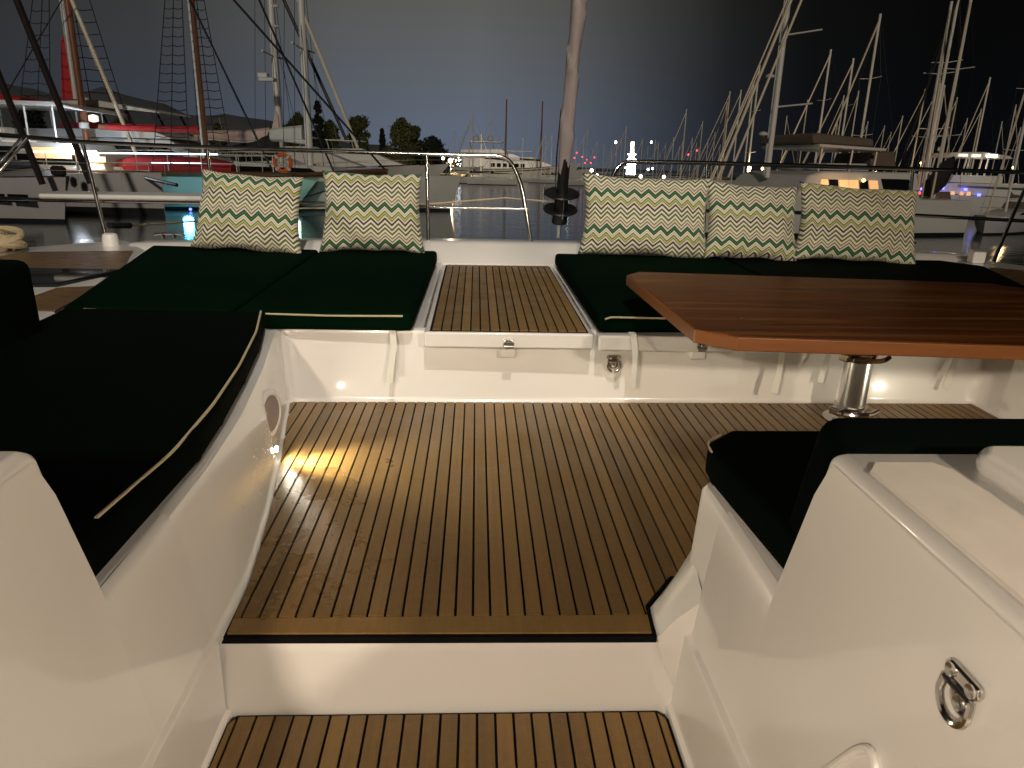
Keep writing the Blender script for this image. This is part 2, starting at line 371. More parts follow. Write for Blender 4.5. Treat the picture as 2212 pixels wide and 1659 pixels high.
# --- teak sole
floor_poly = [(-.580, 1.388), (.435, 1.376), (.443, 1.487), (.536, 1.610), (2.285, 1.62), (2.30, 2.975), (-.785, 2.940), (-.808, 2.915), (-.709, 2.40), (-.634, 1.95), (-.588, 1.60)]
sole = bp(MB().prism(floor_poly, -.02, -.003), 'cockpit_sole', 'caulk')
inner = inset_poly(floor_poly, .011)
margin = clip(inner, 1, 1.452, True); rest = clip(inner, 1, 1.458, False)
MB().prism(margin, -.006, .002).build('margin_plank', 'teak', sole)
planks(rest, .0427, .0062, -.006, .002, sole)
# --- lower step
low_poly = [(-.578, .25), (.474, .25), (.474, 1.340), (.452, 1.366), (-.556, 1.372), (-.578, 1.346)]
tread = bp(MB().prism(low_poly, -.235, -.215), 'step_tread', 'caulk')
planks(inset_poly(low_poly, .008), .0436, .0064, -.218, -.210, tread, x_ref=.012)
r_ = MB(); rows = []
for z, y in ((-.232, 1.374), (-.20, 1.380), (-.06, 1.396), (-.018, 1.396), (-.008, 1.402), (-.004, 1.420)):
    rows.append([(-.64, y + .004, z), (-.30, y, z), (.2, y, z), (.60, y - .004, z)])
r_.grid(rows); bp(r_, 'step_riser', 'gelcoat', smooth=True)
# --- cockpit liner: left wall, forward wall, right wall as one moulded ribbon
def resample(pts, n):
    pts = [Vector(p) for p in pts]; L = [0]
    for a, b in zip(pts, pts[1:]): L.append(L[-1] + (b - a).length)
    out = []
    for k in range(n):
        d = L[-1] * k / (n - 1); i = max(j for j in range(len(L)) if L[j] <= d + 1e-9); i = min(i, len(pts) - 2)
        t = (d - L[i]) / max(1e-9, L[i + 1] - L[i]); out.append(pts[i].lerp(pts[i + 1], min(1, t)))
    return out
def ribbon(base, top, zb, zt, name, lip=.03, lipdir=None, n=160, rad=.07):
    b = resample(fillet([(x, y, 0) for x, y in base], rad, 8), n); t_ = resample(fillet([(x, y, 0) for x, y in top], rad, 8), n)
    rows = [[], [], [], [], [], [], []]
    for i in range(n):
        d = (t_[min(i + 1, n - 1)] - t_[max(i - 1, 0)]).normalized(); nrm = Vector((d.y, -d.x, 0)) * -1   # outward (away from cockpit)
        B, T = b[i], t_[i]
        inw = -nrm
        rows[0].append((B.x + inw.x * .02, B.y + inw.y * .02, zb - .004)); rows[1].append((B.x + inw.x * .006, B.y + inw.y * .006, zb + .004)); rows[2].append((B.x, B.y, zb + .02))
        rows[3].append((T.x, T.y, zt - .022)); rows[4].append((T.x + nrm.x * .006, T.y + nrm.y * .006, zt - .007)); rows[5].append((T.x + nrm.x * .02, T.y + nrm.y * .02, zt))
        rows[6].append((T.x + nrm.x * lip, T.y + nrm.y * lip, zt))
    m = MB(); m.grid([[Vector(p) for p in r] for r in rows]); return m
base = [(-.594, 1.370), (-.596, 1.60), (-.641, 1.95), (-.716, 2.40), (-.816, 2.952), (2.315, 2.985), (2.285, 1.60)]
top = [(-.642, 1.370), (-.645, 1.60), (-.670, 1.95), (-.733, 2.40), (-.830, 2.935), (2.33, 2.965), (2.30, 1.60)]
bp(ribbon(base, top, 0, .33, 'liner'), 'cockpit_liner', 'gelcoat', smooth=True)
# bench tops
lt = [(-.655, 1.376), (-.652, 1.60), (-.668, 1.80), (-.708, 2.15), (-.742, 2.38), (-.85, 2.955), (-1.75, 2.955), (-1.62, 1.0), (-.668, 1.0)]
bp(MB().prism(lt, .10, .3285), 'left_bench', 'gelcoat', bevel=.01)
fb_l = [(-.84, 2.975), (-.222, 2.975), (-.222, 4.72), (-2.12, 4.72), (-1.75, 2.955)]
fb_r = [(.508, 2.985), (2.35, 2.998), (2.82, 3.0), (3.30, 4.72), (.508, 4.72)]
bp(MB().prism(fb_l, .26, .3275), 'sunpad_base', 'gelcoat', bevel=.008); bp(MB().prism(fb_r, .26, .3275), 'sunpad_base', 'gelcoat', bevel=.008)
bp(MB().prism([(-.30, 2.99), (.60, 2.99), (.60, 4.71), (-.30, 4.71)], .15, .262), 'hatch_coaming', 'gelcoat', bevel=.01)
# hatch lid with teak
lid = bp(MB().prism([(-.214, 2.875), (.500, 2.872), (.492, 4.56), (-.214, 4.545)], .268, .336), 'hatch_lid', 'gelcoat', bevel=.010)
hp = [(-.190, 2.888), (.478, 2.885), (.470, 4.53), (-.190, 4.52)]
cs = MB().prism(hp, .330, .3385).build('caulk_sheet', 'caulk', lid)
planks(inset_poly(hp, .008), .0408, .0062, .335, .343, lid, x_ref=-.182)
lid2 = bp(MB().prism([(.520, 2.872), (1.345, 2.872), (1.345, 3.35), (.520, 3.35)], .262, .3295), 'locker_lid', 'gelcoat', bevel=.010)
def latch(x, y, z, parent):
    m = MB().box((x, y - .004, z), (.046, .008, .026)); o = m.build('latch', 'steel', parent, bevel=.003)
    for dx in (-.015, .015): MB().lathe([(.0045, 0), (.0045, .003), (.002, .004)], 10, (x + dx, y - .008, z + .002), Matrix.Rotation(R(90), 3, 'X')).build('screw', 'aluminium', o, smooth=True)
    MB().lathe([(.006, 0), (.006, .012), (.004, .014)], 12, (x, y - .008, z - .002), Matrix.Rotation(R(90), 3, 'X')).build('knob', 'steel', o, smooth=True)
    MB().box((x, y - .012, z - .018), (.040, .010, .012)).build('hook', 'aluminium', o, bevel=.003)
latch(.140, 2.872, .296, lid); latch(.965, 2.870, .292, lid2)
for x in (.14, .965):
    bp(MB().prism([(x - .035, 2.905), (x + .035, 2.905), (x + .033, 2.96), (x - .033, 2.96)], .215, .258), 'latch_keeper', 'gelcoat', bevel=.012)
def padeye(loc, m3, parent, sc=1.0, smooth=True):
    """folding D ring on a base plate; local x across, z up, -y out of the wall"""
    r = bpy.data.objects.new('padeye', MB().extrude([(-.030, 0, .010), (.030, 0, .010), (.036, 0, .022), (.030, 0, .034), (-.030, 0, .034), (-.036, 0, .022)], (0, -.012, 0)).mesh('padeye', 'steel', True))
    C.objects.link(r); r.parent = parent; r.location = loc; r.rotation_euler = m3.to_euler(); r.scale = (sc,) * 3
    b = r.modifiers.new('bevel', 'BEVEL'); b.width = .005; b.segments = 3; b.harden_normals = True
    MB().lathe([(.024, 0), (.024, .004), (.020, .006)], 20, (0, 0, -.012), Matrix.Rotation(R(90), 3, 'X')).build('base_plate', 'steel', r, smooth=True)
    for dx in (-.021, .021): MB().lathe([(.010, 0), (.010, .003), (.003, .001)], 14, (dx, -.012, .022), Matrix.Rotation(R(90), 3, 'X')).build('screw', 'aluminium', r, smooth=True)
    MB().lathe([(.010, 0), (.010, .003), (.003, .001)], 14, (0, -.006, -.018), Matrix.Rotation(R(90), 3, 'X')).build('screw', 'aluminium', r, smooth=True)
    pts = [(-.028, -.012, .006)] + [(.030 * math.cos(a), -.014, -.014 + .032 * math.sin(a)) for a in [PI + PI * k / 14 for k in range(15)]] + [(.028, -.012, .006), (-.028, -.012, .006)]
    MB().tube(fillet(pts, .004, 2), .0058, 8).build('ring', 'steel', r, smooth=True)
    return r
padeye(Vector((.605, 2.945, .195)) + OFF, Matrix.Rotation(0, 3, 'X'), boat, .92)
# --- stair side walls and coamings (left / right)
def side_wall(sign, prof, y0, y1, name, n=14):
    rows = []
    for x, z in prof: rows.append([(x, y0 + (y1 - y0) * k / n, z) for k in range(n + 1)])
    m = MB(); m.grid(rows); return bp(m, name, 'gelcoat', smooth=True)
for sg, pr in ((-1, [(-.642, .31), (-.5945, .020), (-.5925, .010), (-.586, .004), (-.584, -.004), (-.5865, -.192), (-.585, -.200), (-.577, -.206), (-.575, -.214), (-.552, -.62)]),
               (1, [(.551, .31), (.518, .018), (.515, .010), (.504, .004), (.501, -.004), (.490, -.192), (.488, -.200), (.478, -.206), (.476, -.214), (.452, -.62)])):
    nm = 'left_stair_wall' if sg < 0 else 'right_stair_wall'; x0 = .648 if sg < 0 else .557
    (xa, za), (xb, zb) = pr[0], pr[1]; lin = [(abs(xa + (xb - xa) * (za - z) / (za - zb)), z) for z in (.31, .25, .18, .10)]
    side_wall(sg, [(sg * (x0 + .014), .329), (sg * (x0 + .002), .324)] + [(sg * x, z) for x, z in lin] + [p for p in pr if p[1] < .05], 1.086, 1.380, nm)
    up = [(x0 + .0035, .632), (x0 + .003, .56), (x0 + .002, .48), (x0, .42), (x0 - .002, .365)] + lin
    pts_ = [(sg * x, z) for x, z in up] + [p for p in pr if p[1] < .05]
    m = MB(); m.grid([[Vector((x, -.55 + (float(np.interp(z, [.33, .55, .632], [1.086, 1.027, .986])) + .55) * k / 14, z)) for k in range(15)] for x, z in pts_]); bp(m, nm, 'gelcoat', smooth=True)
def coaming(xs, name, extra=None):
    prof = [(1.100, .20), (1.088, .335), (1.010, .630), (1.000, .646), (.980, .652), (-.62, .652), (-.62, .20)]
    m = MB(); m.extrude([(xs[0], y, z) for y, z in prof], (xs[1] - xs[0], 0, 0)); return bp(m, name, 'gelcoat', bevel=.022, seg=4)
coaming((-.6535, -2.2), 'left_coaming'); rc = coaming((.5625, 2.5), 'right_coaming')
npz = MB().prism([(.578, -.4), (.578, .915), (.600, .945), (.690, .945), (.708, .92), (.708, -.4)], .648, .6565); bp(npz, 'nonskid_panel', 'nonskid', bevel=.003)
bp(MB().prism([(.738, -.5), (.738, .92), (.768, .958), (2.3, .958), (2.3, -.5)], .645, .684), 'locker_lid', 'gelcoat', bevel=.02, seg=4)
# little hump on the lid and moulded recess on the wall
rec = MB(); a0 = Vector((.548, .745, .33))
path = fillet([(.533, .60, .10), (.5455, .705, .30), (.5485, .73, .325), (.5455, .755, .30), (.533, .86, .10)], .03, 5)
bp(MB().tube(path, .007, 8), 'moulded_rib', 'gelcoat', smooth=True)
padeye(Vector((.5585, .622, .520)) + OFF, Matrix.Rotation(R(90), 3, 'Z') @ Matrix.Rotation(0, 3, 'X'), boat, .82).rotation_euler = (0, 0, R(-90))
# right seat
rs = [(.566, 1.0), (.556, 1.378), (.545, 1.545), (.570, 1.572), (2.32, 1.60), (2.32, 1.0)]
m = MB(); rows = []
seat_front = fillet([(.556, 1.10, 0), (.5465, 1.545, 0), (2.32, 1.585, 0)], .05, 6)
for z, o_ in ((.329, .03), (.326, .012), (.310, 0), (.015, -.012), (-.004, -.026)):
    row = []
    for i, p in enumerate(seat_front):
        d = (seat_front[min(i + 1, len(seat_front) - 1)] - seat_front[max(i - 1, 0)]).normalized(); nn = Vector((d.y, -d.x, 0))
        q = p + nn * o_; row.append((q.x, q.y, z))
    rows.append(row)
m.grid(rows); bp(m, 'right_seat_front', 'gelcoat', smooth=True)
bp(MB().prism([(.585, 1.0), (.578, 1.515), (2.30, 1.555), (2.30, 1.0)], .05, .3285), 'right_seat', 'gelcoat', bevel=.008)
# fillet wedge between sole notch and stair wall
m = MB(); m.grid([[Vector(p) for p in r] for r in (
    [(.437, 1.377, -.005), (.440, 1.43, -.005), (.445, 1.488, -.005), (.49, 1.548, -.005), (.540, 1.610, -.005)],
    [(.448, 1.377, .006), (.454, 1.43, .012), (.463, 1.482, .018), (.502, 1.538, .020), (.542, 1.600, .020)],
    [(.478, 1.377, .045), (.482, 1.43, .055), (.490, 1.478, .062), (.515, 1.530, .062), (.545, 1.585, .05)],
    [(.535, 1.372, .10), (.538, 1.43, .12), (.545, 1.475, .13), (.555, 1.52, .13), (.562, 1.57, .11)])])
m.grid([[Vector(p) for p in r] for r in ([(.437, 1.377, -.005), (.448, 1.377, .006), (.478, 1.377, .045), (.535, 1.372, .10)], [(.443, 1.381, -.03), (.455, 1.379, -.02), (.484, 1.377, -.005), (.530, 1.370, .02)], [(.462, 1.386, -.09), (.472, 1.383, -.085), (.490, 1.379, -.08), (.520, 1.370, -.07)], [(.478, 1.388, -.15), (.484, 1.385, -.15), (.490, 1.380, -.15), (.492, 1.372, -.15)])])
bp(m, 'moulded_fillet', 'gelcoat', smooth=True)
# --- foredeck coaming and deck edge
rows = []
for x, dz, dyy in ((-2.30, -.055, 0), (-1.6, -.03, 0), (-.8, -.008, 0), (0, 0, 0), (.8, 0, 0), (1.6, 0, .01), (2.5, -.01, .01), (3.5, -.03, .0)):
    rows.append([(x, 4.660 + dyy, .20), (x, 4.675 + dyy, .325), (x, 4.70 + dyy, .345), (x, 4.86 + dyy, .425 + dz), (x, 4.89 + dyy, .438 + dz), (x, 4.92 + dyy, .440 + dz), (x, 5.14 + dyy, .425 + dz), (x, 5.19 + dyy, .40 + dz), (x, 5.20 + dyy, .30 + dz), (x, 5.22 + dyy, ZW - .3)])
m = MB(); m.grid(rows); bp(m, 'foredeck', 'gelcoat', smooth=True)
# side decks
ld = [(-1.70, 2.6), (-1.76, 3.02), (-2.14, 4.74), (-2.30, 4.95), (-2.45, 5.15), (-3.15, 4.50), (-3.5, 3.5), (-3.6, 1.0), (-1.7, 1.0)]
dl = bp(MB().prism(ld, .05, .372), 'left_side_deck', 'gelcoat', bevel=.02)
MB().prism([(-2.16, 4.62), (-1.92, 3.93), (-2.62, 3.93), (-2.86, 4.12), (-2.76, 4.50)], .366, .380).build('teak_panel', 'teak_panel', dl, bevel=.004)
MB().prism([(-1.90, 3.90), (-2.02, 3.50), (-2.70, 3.40), (-2.75, 3.90)], .366, .392).build('deck_hatch', 'glass_dark', dl, bevel=.006)
MB().prism([(-1.79, 3.30), (-1.83, 3.52), (-2.00, 3.46), (-2.0, 3.0), (-1.76, 3.0)], .366, .379).build('teak_panel', 'teak_panel', dl, bevel=.004)
rd = [(2.36, 2.4), (2.84, 3.0), (3.32, 4.74), (3.42, 5.1), (3.95, 4.3), (4.2, 3.0), (4.2, 1.0), (2.36, 1.0)]
dr = bp(MB().prism(rd, .05, .380), 'right_side_deck', 'gelcoat', bevel=.02)
MB().prism([(3.22, 4.28), (3.36, 4.50), (3.75, 4.25), (3.90, 3.2), (3.05, 3.42)], .374, .388).build('teak_panel', 'teak_panel', dr, bevel=.004)
MB().prism([(2.92, 3.36), (3.02, 3.36), (3.7, 3.1), (3.5, 2.7), (2.8, 2.9)], .374, .396).build('deck_hatch', 'glass_dark', dr, bevel=.006)
bp(MB().prism([(-3.55, 5.0), (-2.4, 5.0), (-2.4, -2), (-3.6, -2)], ZW - .3, .06), 'hull', 'gelcoat'); bp(MB().prism([(3.4, 4.2), (4.15, 4.2), (4.25, -2), (3.4, -2)], ZW - .3, .06), 'hull', 'gelcoat')
# cockpit bottom + saloon front and roof astern of the camera (carry the deck lights)
bp(MB().box((.8, .6, -.45), (5.4, 5.6, .06)), 'cockpit_bottom', 'gelcoat')
bp(MB().box((.9, -1.25, .95), (5.0, .08, 2.7)), 'saloon_bulkhead', 'gelcoat'); bp(MB().box((.9, -1.55, 2.33), (5.2, 1.5, .10)), 'coachroof', 'gelcoat', bevel=.03)
# --- rails
def rail(name, pts, r=.0125, rad=.10, parent=None): return bp(MB().tube(fillet(pts, rad, 7), r, 10), name, 'steel', smooth=True)
YB = 5.04
lr = [atY(-60, 286, YB), atY(0, 291, YB), atY(180, 307, YB), atY(440, 318, YB), atY(920, 333, YB), atY(1100, 338, YB), atY(1126, 395, YB - .02), atY(1147, 522, YB - .06)]
rail('bow_rail', lr, .0145, .12)
rail('rail_stanchion', [atY(922, 335, YB), atY(925, 520, YB - .05)], .0125); rail('rail_stanchion', [atY(447, 320, YB), atY(456, 400, YB), atY(462, 520, YB - .05)], .0125)
rail('rail_stanchion', [atY(178, 308, YB), atY(205, 415, YB - .03), atY(232, 524, YB - .08)], .0125)
rail('rail_stanchion', [atY(60, 296, YB), atY(20, 345, YB - .1), atY(-40, 420, YB - .2)], .011); rail('rail_stanchion', [atY(48, 296, YB), atY(0, 350, YB - .1), atY(-60, 410, YB - .2)], .009)
rail('mid_rail', [atY(460, 430, YB), atY(925, 447, YB), atY(1140, 452, YB - .04)], .0105)
rr = [atY(1318, 420, YB - .06), atY(1322, 378, YB - .03), atY(1345, 349, YB), atY(1527, 352, YB), atY(1970, 365, YB), atY(2290, 375, YB)]
rail('bow_rail', rr, .0145, .09)
rail('rail_stanchion', [atY(1318, 418, YB - .06), atY(1312, 530, YB - .08)], .0145)
rail('rail_stanchion', [atY(1527, 353, YB), atY(1522, 450, YB), atY(1517, 548, YB - .05)], .0125); rail('rail_stanchion', [atY(1972, 366, YB), atY(1962, 460, YB), atY(1955, 556, YB - .05)], .0125)
rail('rail_stanchion', [atY(2230, 374, YB), atY(2190, 460, YB - .1), atY(2145, 568, YB - .4)], .0125)
rail('mid_rail', [atY(1330, 452, YB - .02), atY(1960, 464, YB), atY(2300, 482, YB)], .013)
# bow seat board on the port rail, stub platform on starboard rail
p0, p1 = atY(85, 425, YB), atY(445, 431, YB)
m = MB(); m.extrude([(p0.x, YB - .02, p0.z - .010), (p1.x, YB - .02, p1.z - .010), (p1.x, YB + .22, p1.z - .006), (p0.x, YB + .22, p0.z - .006)], (0, 0, .032)); bp(m, 'bow_seat', 'hull_white', bevel=.015)
rail('bow_seat_rail', [atY(-40, 428, YB), p0 - Vector((0, 0, .02)), p1 - Vector((0, 0, .02))], .014)
# deck fittings
def cleat(x, y, z, rz):
    m = MB().tube([(-.09, 0, .05), (-.05, 0, .056), (.05, 0, .056), (.09, 0, .05)], .010, 8)
    for dx in (-.035, .035): m.tube([(dx, 0, 0), (dx, 0, .052)], .012, 8)
    o = bp(m, 'cleat', 'steel', smooth=True); o.location = OFF + Vector((x, y, z)); o.rotation_euler = (0, 0, rz)
cleat(-2.08, 4.98, .386, R(8)); cleat(3.05, 5.0, .42, R(-8))
o = bp(MB().lathe([(.052, 0), (.052, .03), (.044, .07), (.030, .076)], 16), 'deck_vent', 'speaker_white', smooth=True); o.location = OFF + Vector((-2.43, 4.90, .372))
o = bp(MB().box((0, 0, .04), (.09, .07, .08)), 'deck_vent', 'speaker_white', bevel=.012); o.location = OFF + Vector((3.42, 4.72, .38))
# --- courtesy light, speaker on the port wall
LW = Vector((-.698, 2.33, .045))
for lx, ly, sg in ((-.706, 2.33, 1), (2.306, 2.25, -1)):
    cl_ = bp(MB().lathe([(.017, 0), (.017, .006), (.012, .008)], 18, m=Matrix.Rotation(R(90) * sg, 3, 'Y')), 'courtesy_light', 'steel', smooth=True); cl_.location = OFF + Vector((lx, ly, .048)); cl_.rotation_euler = (0, 0, R(-10) if sg > 0 else 0)
    MB().lathe([(.011, 0), (.011, .011), (.006, .013)], 14, m=Matrix.Rotation(R(90) * sg, 3, 'Y')).build('lens', 'led', cl_, smooth=True)
    be = lamp('courtesy_beam', 'SPOT', OFF + Vector((lx + .022 * sg, ly - .003, .062)), (36 if sg > 0 else 8), (1, .90, .60), .006, parent=boat, spot_size=R(84), spot_blend=.95); be.rotation_euler = (Vector((sg * .42, -.02, -.075))).to_track_quat('-Z', 'Y').to_euler()
    lo = lamp('courtesy_lamp', 'SPOT', OFF + Vector((lx + .020 * sg, ly - .003, .052)), 6.5 if sg > 0 else 7, (1, .92, .70), .008, parent=boat, spot_size=R(165), spot_blend=.7); lo.rotation_euler = (Vector((sg, .12, -.02))).to_track_quat('-Z', 'Y').to_euler()
spk = bp(MB().lathe([(.088, -.004), (.088, .006), (.080, .012), (.070, .013), (.066, .008)], 32, m=Matrix.Rotation(R(90), 3, 'Y')), 'speaker', 'speaker_white', smooth=True); spk.location = OFF + Vector((-.7150, 2.335, .180)); spk.rotation_euler = (0, 0, R(-10))
MB().lathe([(.066, 0), (.064, .010), (.03, .013), (.01, .0135)], 28, m=Matrix.Rotation(R(90), 3, 'Y')).build('speaker_grille', 'sailcloth', spk, smooth=True)
# water drops by the light
m = MB(); rnd = random.Random(3)
for k in range(420):
    y = 2.33 - abs(rnd.gauss(0, .30)) * rnd.choice((1, 1, 1, -.5)); z = .045 + abs(rnd.gauss(0, .07)) * rnd.choice((1, 1, -.4))
    if not (1.7 < y < 2.8 and .02 < z < .28): continue
    xb = np.interp(y, [1.60, 1.95, 2.40, 2.95], [-.596, -.641, -.716, -.816]); xt = np.interp(y, [1.6, 1.95, 2.40, 2.93], [-.645, -.670, -.733, -.830])
    x = xb + (xt - xb) * z / .33; r0 = rnd.uniform(.0014, .0040)
    m.lathe([(r0, 0), (r0 * .8, r0 * .6), (r0 * .2, r0 * .8)], 7, (x, y, z), Matrix.Rotation(R(90), 3, 'Y'))
mat('water_drop', (.74, .72, .68), .04, coat=1)
tag(bp(m, 'water_drops', 'water_drop', smooth=True), kind='stuff')
# deck floods under the roof edge
for x, e in ((-.95, 235), (1.75, 250)):
    f_ = bp(MB().lathe([(.05, .03), (.055, 0), (.050, -.03), (.045, -.035)], 18), 'deck_light', 'steel', smooth=True); f_.location = OFF + Vector((x, -1.17, 1.72))
    MB().lathe([(.044, -.034), (.040, -.040)], 16).build('lens', 'lit_soft', f_)
    l = lamp('deck_lamp', 'SPOT', OFF + Vector((x, -1.13, 1.66)), e, (1, .83, .64), .06, parent=boat, spot_size=R(140), spot_blend=.7)
    l.rotation_euler = (Vector((.25, 2.2, 0)) - Vector((x, -1.13, 1.66))).to_track_quat('-Z', 'Y').to_euler()
# mast astern; unseen floodlight on it added to brighten the bow end
mst = bp(MB().tube([(.3, -2.6, -.3), (.3, -2.6, 16)], .14, 14), 'mast', 'aluminium', smooth=True)
MB().lathe([(.03, .10), (.09, .04), (.10, -.05), (.09, -.06)], 16, (.3, -2.38, 9.1), Matrix.Rotation(R(50), 3, 'X')).build('added_floodlight', 'steel', mst, smooth=True)
l = lamp('added_bow_lamp', 'SPOT', OFF + Vector((.3, -2.25, 9.0)), 2050, (1, .93, .82), .05, parent=boat, spot_size=R(33), spot_blend=.85); l.rotation_euler = (Vector((-.5, 4.5, .5)) - Vector((.3, -2.25, 9.0))).to_track_quat('-Z', 'Y').to_euler()
# --- forestay with furled sail and drum
P0 = Vector((.585, 5.13, .43)); P1 = atY(1250, 0, 4.70); D = (P1 - P0).normalized()
def fs(t): return P0 + D * t
furl = bp(MB().tube([fs(.02), fs(9.5)], .012, 8), 'forestay', 'steel', smooth=True)
q = Matrix(D.to_track_quat('Z', 'Y').to_matrix())
def fpart(prof, name, m, seg=20, loc=None): return MB().lathe(prof, seg, loc or P0, q).build(name, m, furl, smooth=True)
fpart([(.016, .02), (.018, .12), (.016, .13)], 'toggle', 'aluminium', 12)
fpart([(.052, .13), (.056, .15), (.056, .205), (.050, .21)], 'bearing', 'black_plastic')
fpart([(.05, .215), (.118, .222), (.122, .228), (.118, .236), (.05, .24)], 'drum_flange', 'black_plastic', 28)
fpart([(.05, .235), (.05, .335)], 'drum_core', 'black_plastic')
fpart([(.05, .33), (.118, .336), (.124, .342), (.118, .350), (.05, .354)], 'drum_flange', 'black_plastic', 28)
for a in (20, 150, 270):
    u = q @ Vector((math.cos(R(a)), math.sin(R(a)), 0)); MB().tube(fillet([fs(.205) + u * .05, fs(.205) + u * .132, fs(.37) + u * .132], .02, 4), .0045, 8).build('line_guard', 'steel', furl, smooth=True)
fpart([(.043, .35), (.040, .40), (.040, .74)], 'furler_tube', 'black_plastic')
rows = []; nseg = 28; nr = 260
for i in range(nr):
    tt = .58 + i * (8.2 - .58) / (nr - 1); row = []
    for k in range(nseg):
        a = 2 * PI * k / nseg; ph = (a / (2 * PI) + tt / .36) % 1.0
        rad = .041 + .012 * ph ** 3 + .003 * math.sin(3 * a + tt * 5) + .003 * math.sin(tt * 9)
        t2 = tt + (.10 * math.cos(a - 1.2) if i < 14 else .10 * math.cos(a - 1.2)) * max(0, 1 - i / 14)
        row.append(fs(t2) + q @ Vector((rad * math.cos(a), rad * math.sin(a), 0)))
    rows.append(row)
m = MB(); m.grid(rows, closed=True); m.build('furled_sail', 'sailcloth', furl, smooth=True)
u = q @ Vector((-1, -.3, 0)).normalized(); MB().tube([fs(.40) + u * .055, fs(.60) + u * .06, fs(.9) + u * .055], .006, 6).build('tack_shackle', 'steel', furl, smooth=True)
bp(MB().tube([fs(.285) + Vector((-.05, -.04, 0)), Vector((.2, 5.05, .72)), atY(935, 440, YB - .02), Vector((-.9, 5.05, .63)), Vector((-1.8, 5.06, .60))], .0055, 6), 'furling_line', 'rope', smooth=True)
# mooring line with rubber snubber off the port rail
bp(MB().tube([atY(232, 487, 5.0), atY(300, 486, 5.4), atY(450, 476, 7), atY(760, 462, 13)], .009, 6), 'mooring_line', 'rope', smooth=True); bp(MB().tube([atY(236, 487, 4.99), atY(280, 487, 5.2)], .022, 10), 'mooring_snubber', 'black_plastic', smooth=True)

# ------------------------------------------------------------------ cushions
def cushion(name, label, poly, z0, z1, bev=.028, mat_='cushion', pipes=(), tilt=None):
    o = MB().prism(poly, z0, z1).build(name, mat_, None)
    me = o.data; bm = bmesh.new(); bm.from_mesh(me)
    es = [e for e in bm.edges]; bmesh.ops.bevel(bm, geom=es, offset=bev, segments=4, profile=.6, affect='EDGES', clamp_overlap=True)
    bmesh.ops.triangulate(bm, faces=[f for f in bm.faces if len(f.verts) > 4]); bm.to_mesh(me); bm.free()
    me.polygons.foreach_set('use_smooth', [True] * len(me.polygons))
    try: me.set_sharp_from_angle(angle=R(50))
    except Exception: pass
    tag(o, label, 'cushion', 'green seat cushions')
    for pts in pipes: MB().tube(fillet(pts, .05, 5), .0042, 6).build('piping', 'piping', o, smooth=True)
    return o
ZC0, ZC1 = .331, .412
padA = cushion('sun_pad', 'dark green sun pad just left of the teak hatch under a single pillow', [(-.992, 2.90), (-.262, 2.89), (-.250, 4.64), (-.985, 4.60)], ZC0, ZC1,
               pipes=[[(-.86, 2.894, ZC1 - .012), (-.60, 2.886, ZC1 - .015), (-.30, 2.884, ZC1 - .012)]])
padB = cushion('sun_pad', 'outermost dark green sun pad on the left, leftmost zigzag pillow on it', [(-1.69, 2.93), (-1.004, 2.90), (-.997, 4.60), (-2.06, 4.66)], ZC0, ZC1,
               pipes=[[(-1.60, 2.925, ZC1 - .010), (-1.3, 2.905, ZC1 - .014), (-1.06, 2.895, ZC1 - .010)]])
chaise = cushion('bench_cushion', 'long shaded dark green bench cushion along the left wall with beige piping', [(-.672, 1.085), (-.668, 1.62), (-.690, 1.85), (-.735, 2.20), (-.79, 2.55), (-.862, 2.880), (-1.66, 2.90), (-1.56, 1.04), (-.75, 1.03)], ZC0, ZC1 + .004, mat_='cushion_shaded',
                 pipes=[[(-.700, 1.20, ZC1 + .005), (-.682, 1.50, ZC1), (-.695, 1.80, ZC1 + .002), (-.735, 2.15, ZC1), (-.80, 2.56, ZC1 + .002), (-.868, 2.86, ZC1 + .006)]])
padC = cushion('sun_pad', 'dark green sun pad to the right of the teak hatch, behind the table corner', [(.522, 2.905), (1.60, 2.935), (1.60, 4.60), (.512, 4.62)], ZC0, ZC1,
               pipes=[[(.545, 2.892, ZC1 - .016), (.57, 2.896, ZC1 - .008), (.80, 2.905, ZC1 - .012), (1.5, 2.922, ZC1 - .012)]])
padD = cushion('sun_pad', 'far right dark green sun pad under the two rightmost zigzag pillows', [(1.612, 2.93), (2.60, 2.96), (2.90, 3.35), (3.26, 4.40), (3.10, 4.62), (1.612, 4.60)], ZC0, ZC1, mat_='cushion_shaded')
rseat = cushion('bench_cushion', 'shaded dark green seat cushion on the right bench nearest the camera', [(.590, 1.075), (.560, 1.50), (.565, 1.565), (.65, 1.645), (2.28, 1.66), (2.28, 1.075)], ZC0, ZC1 + .008, mat_='cushion_shaded',
                pipes=[[(.572, 1.50, ZC1 - .004), (.566, 1.53, ZC1 - .005), (.575, 1.585, ZC1 - .003), (.62, 1.622, ZC1 - .001)]])
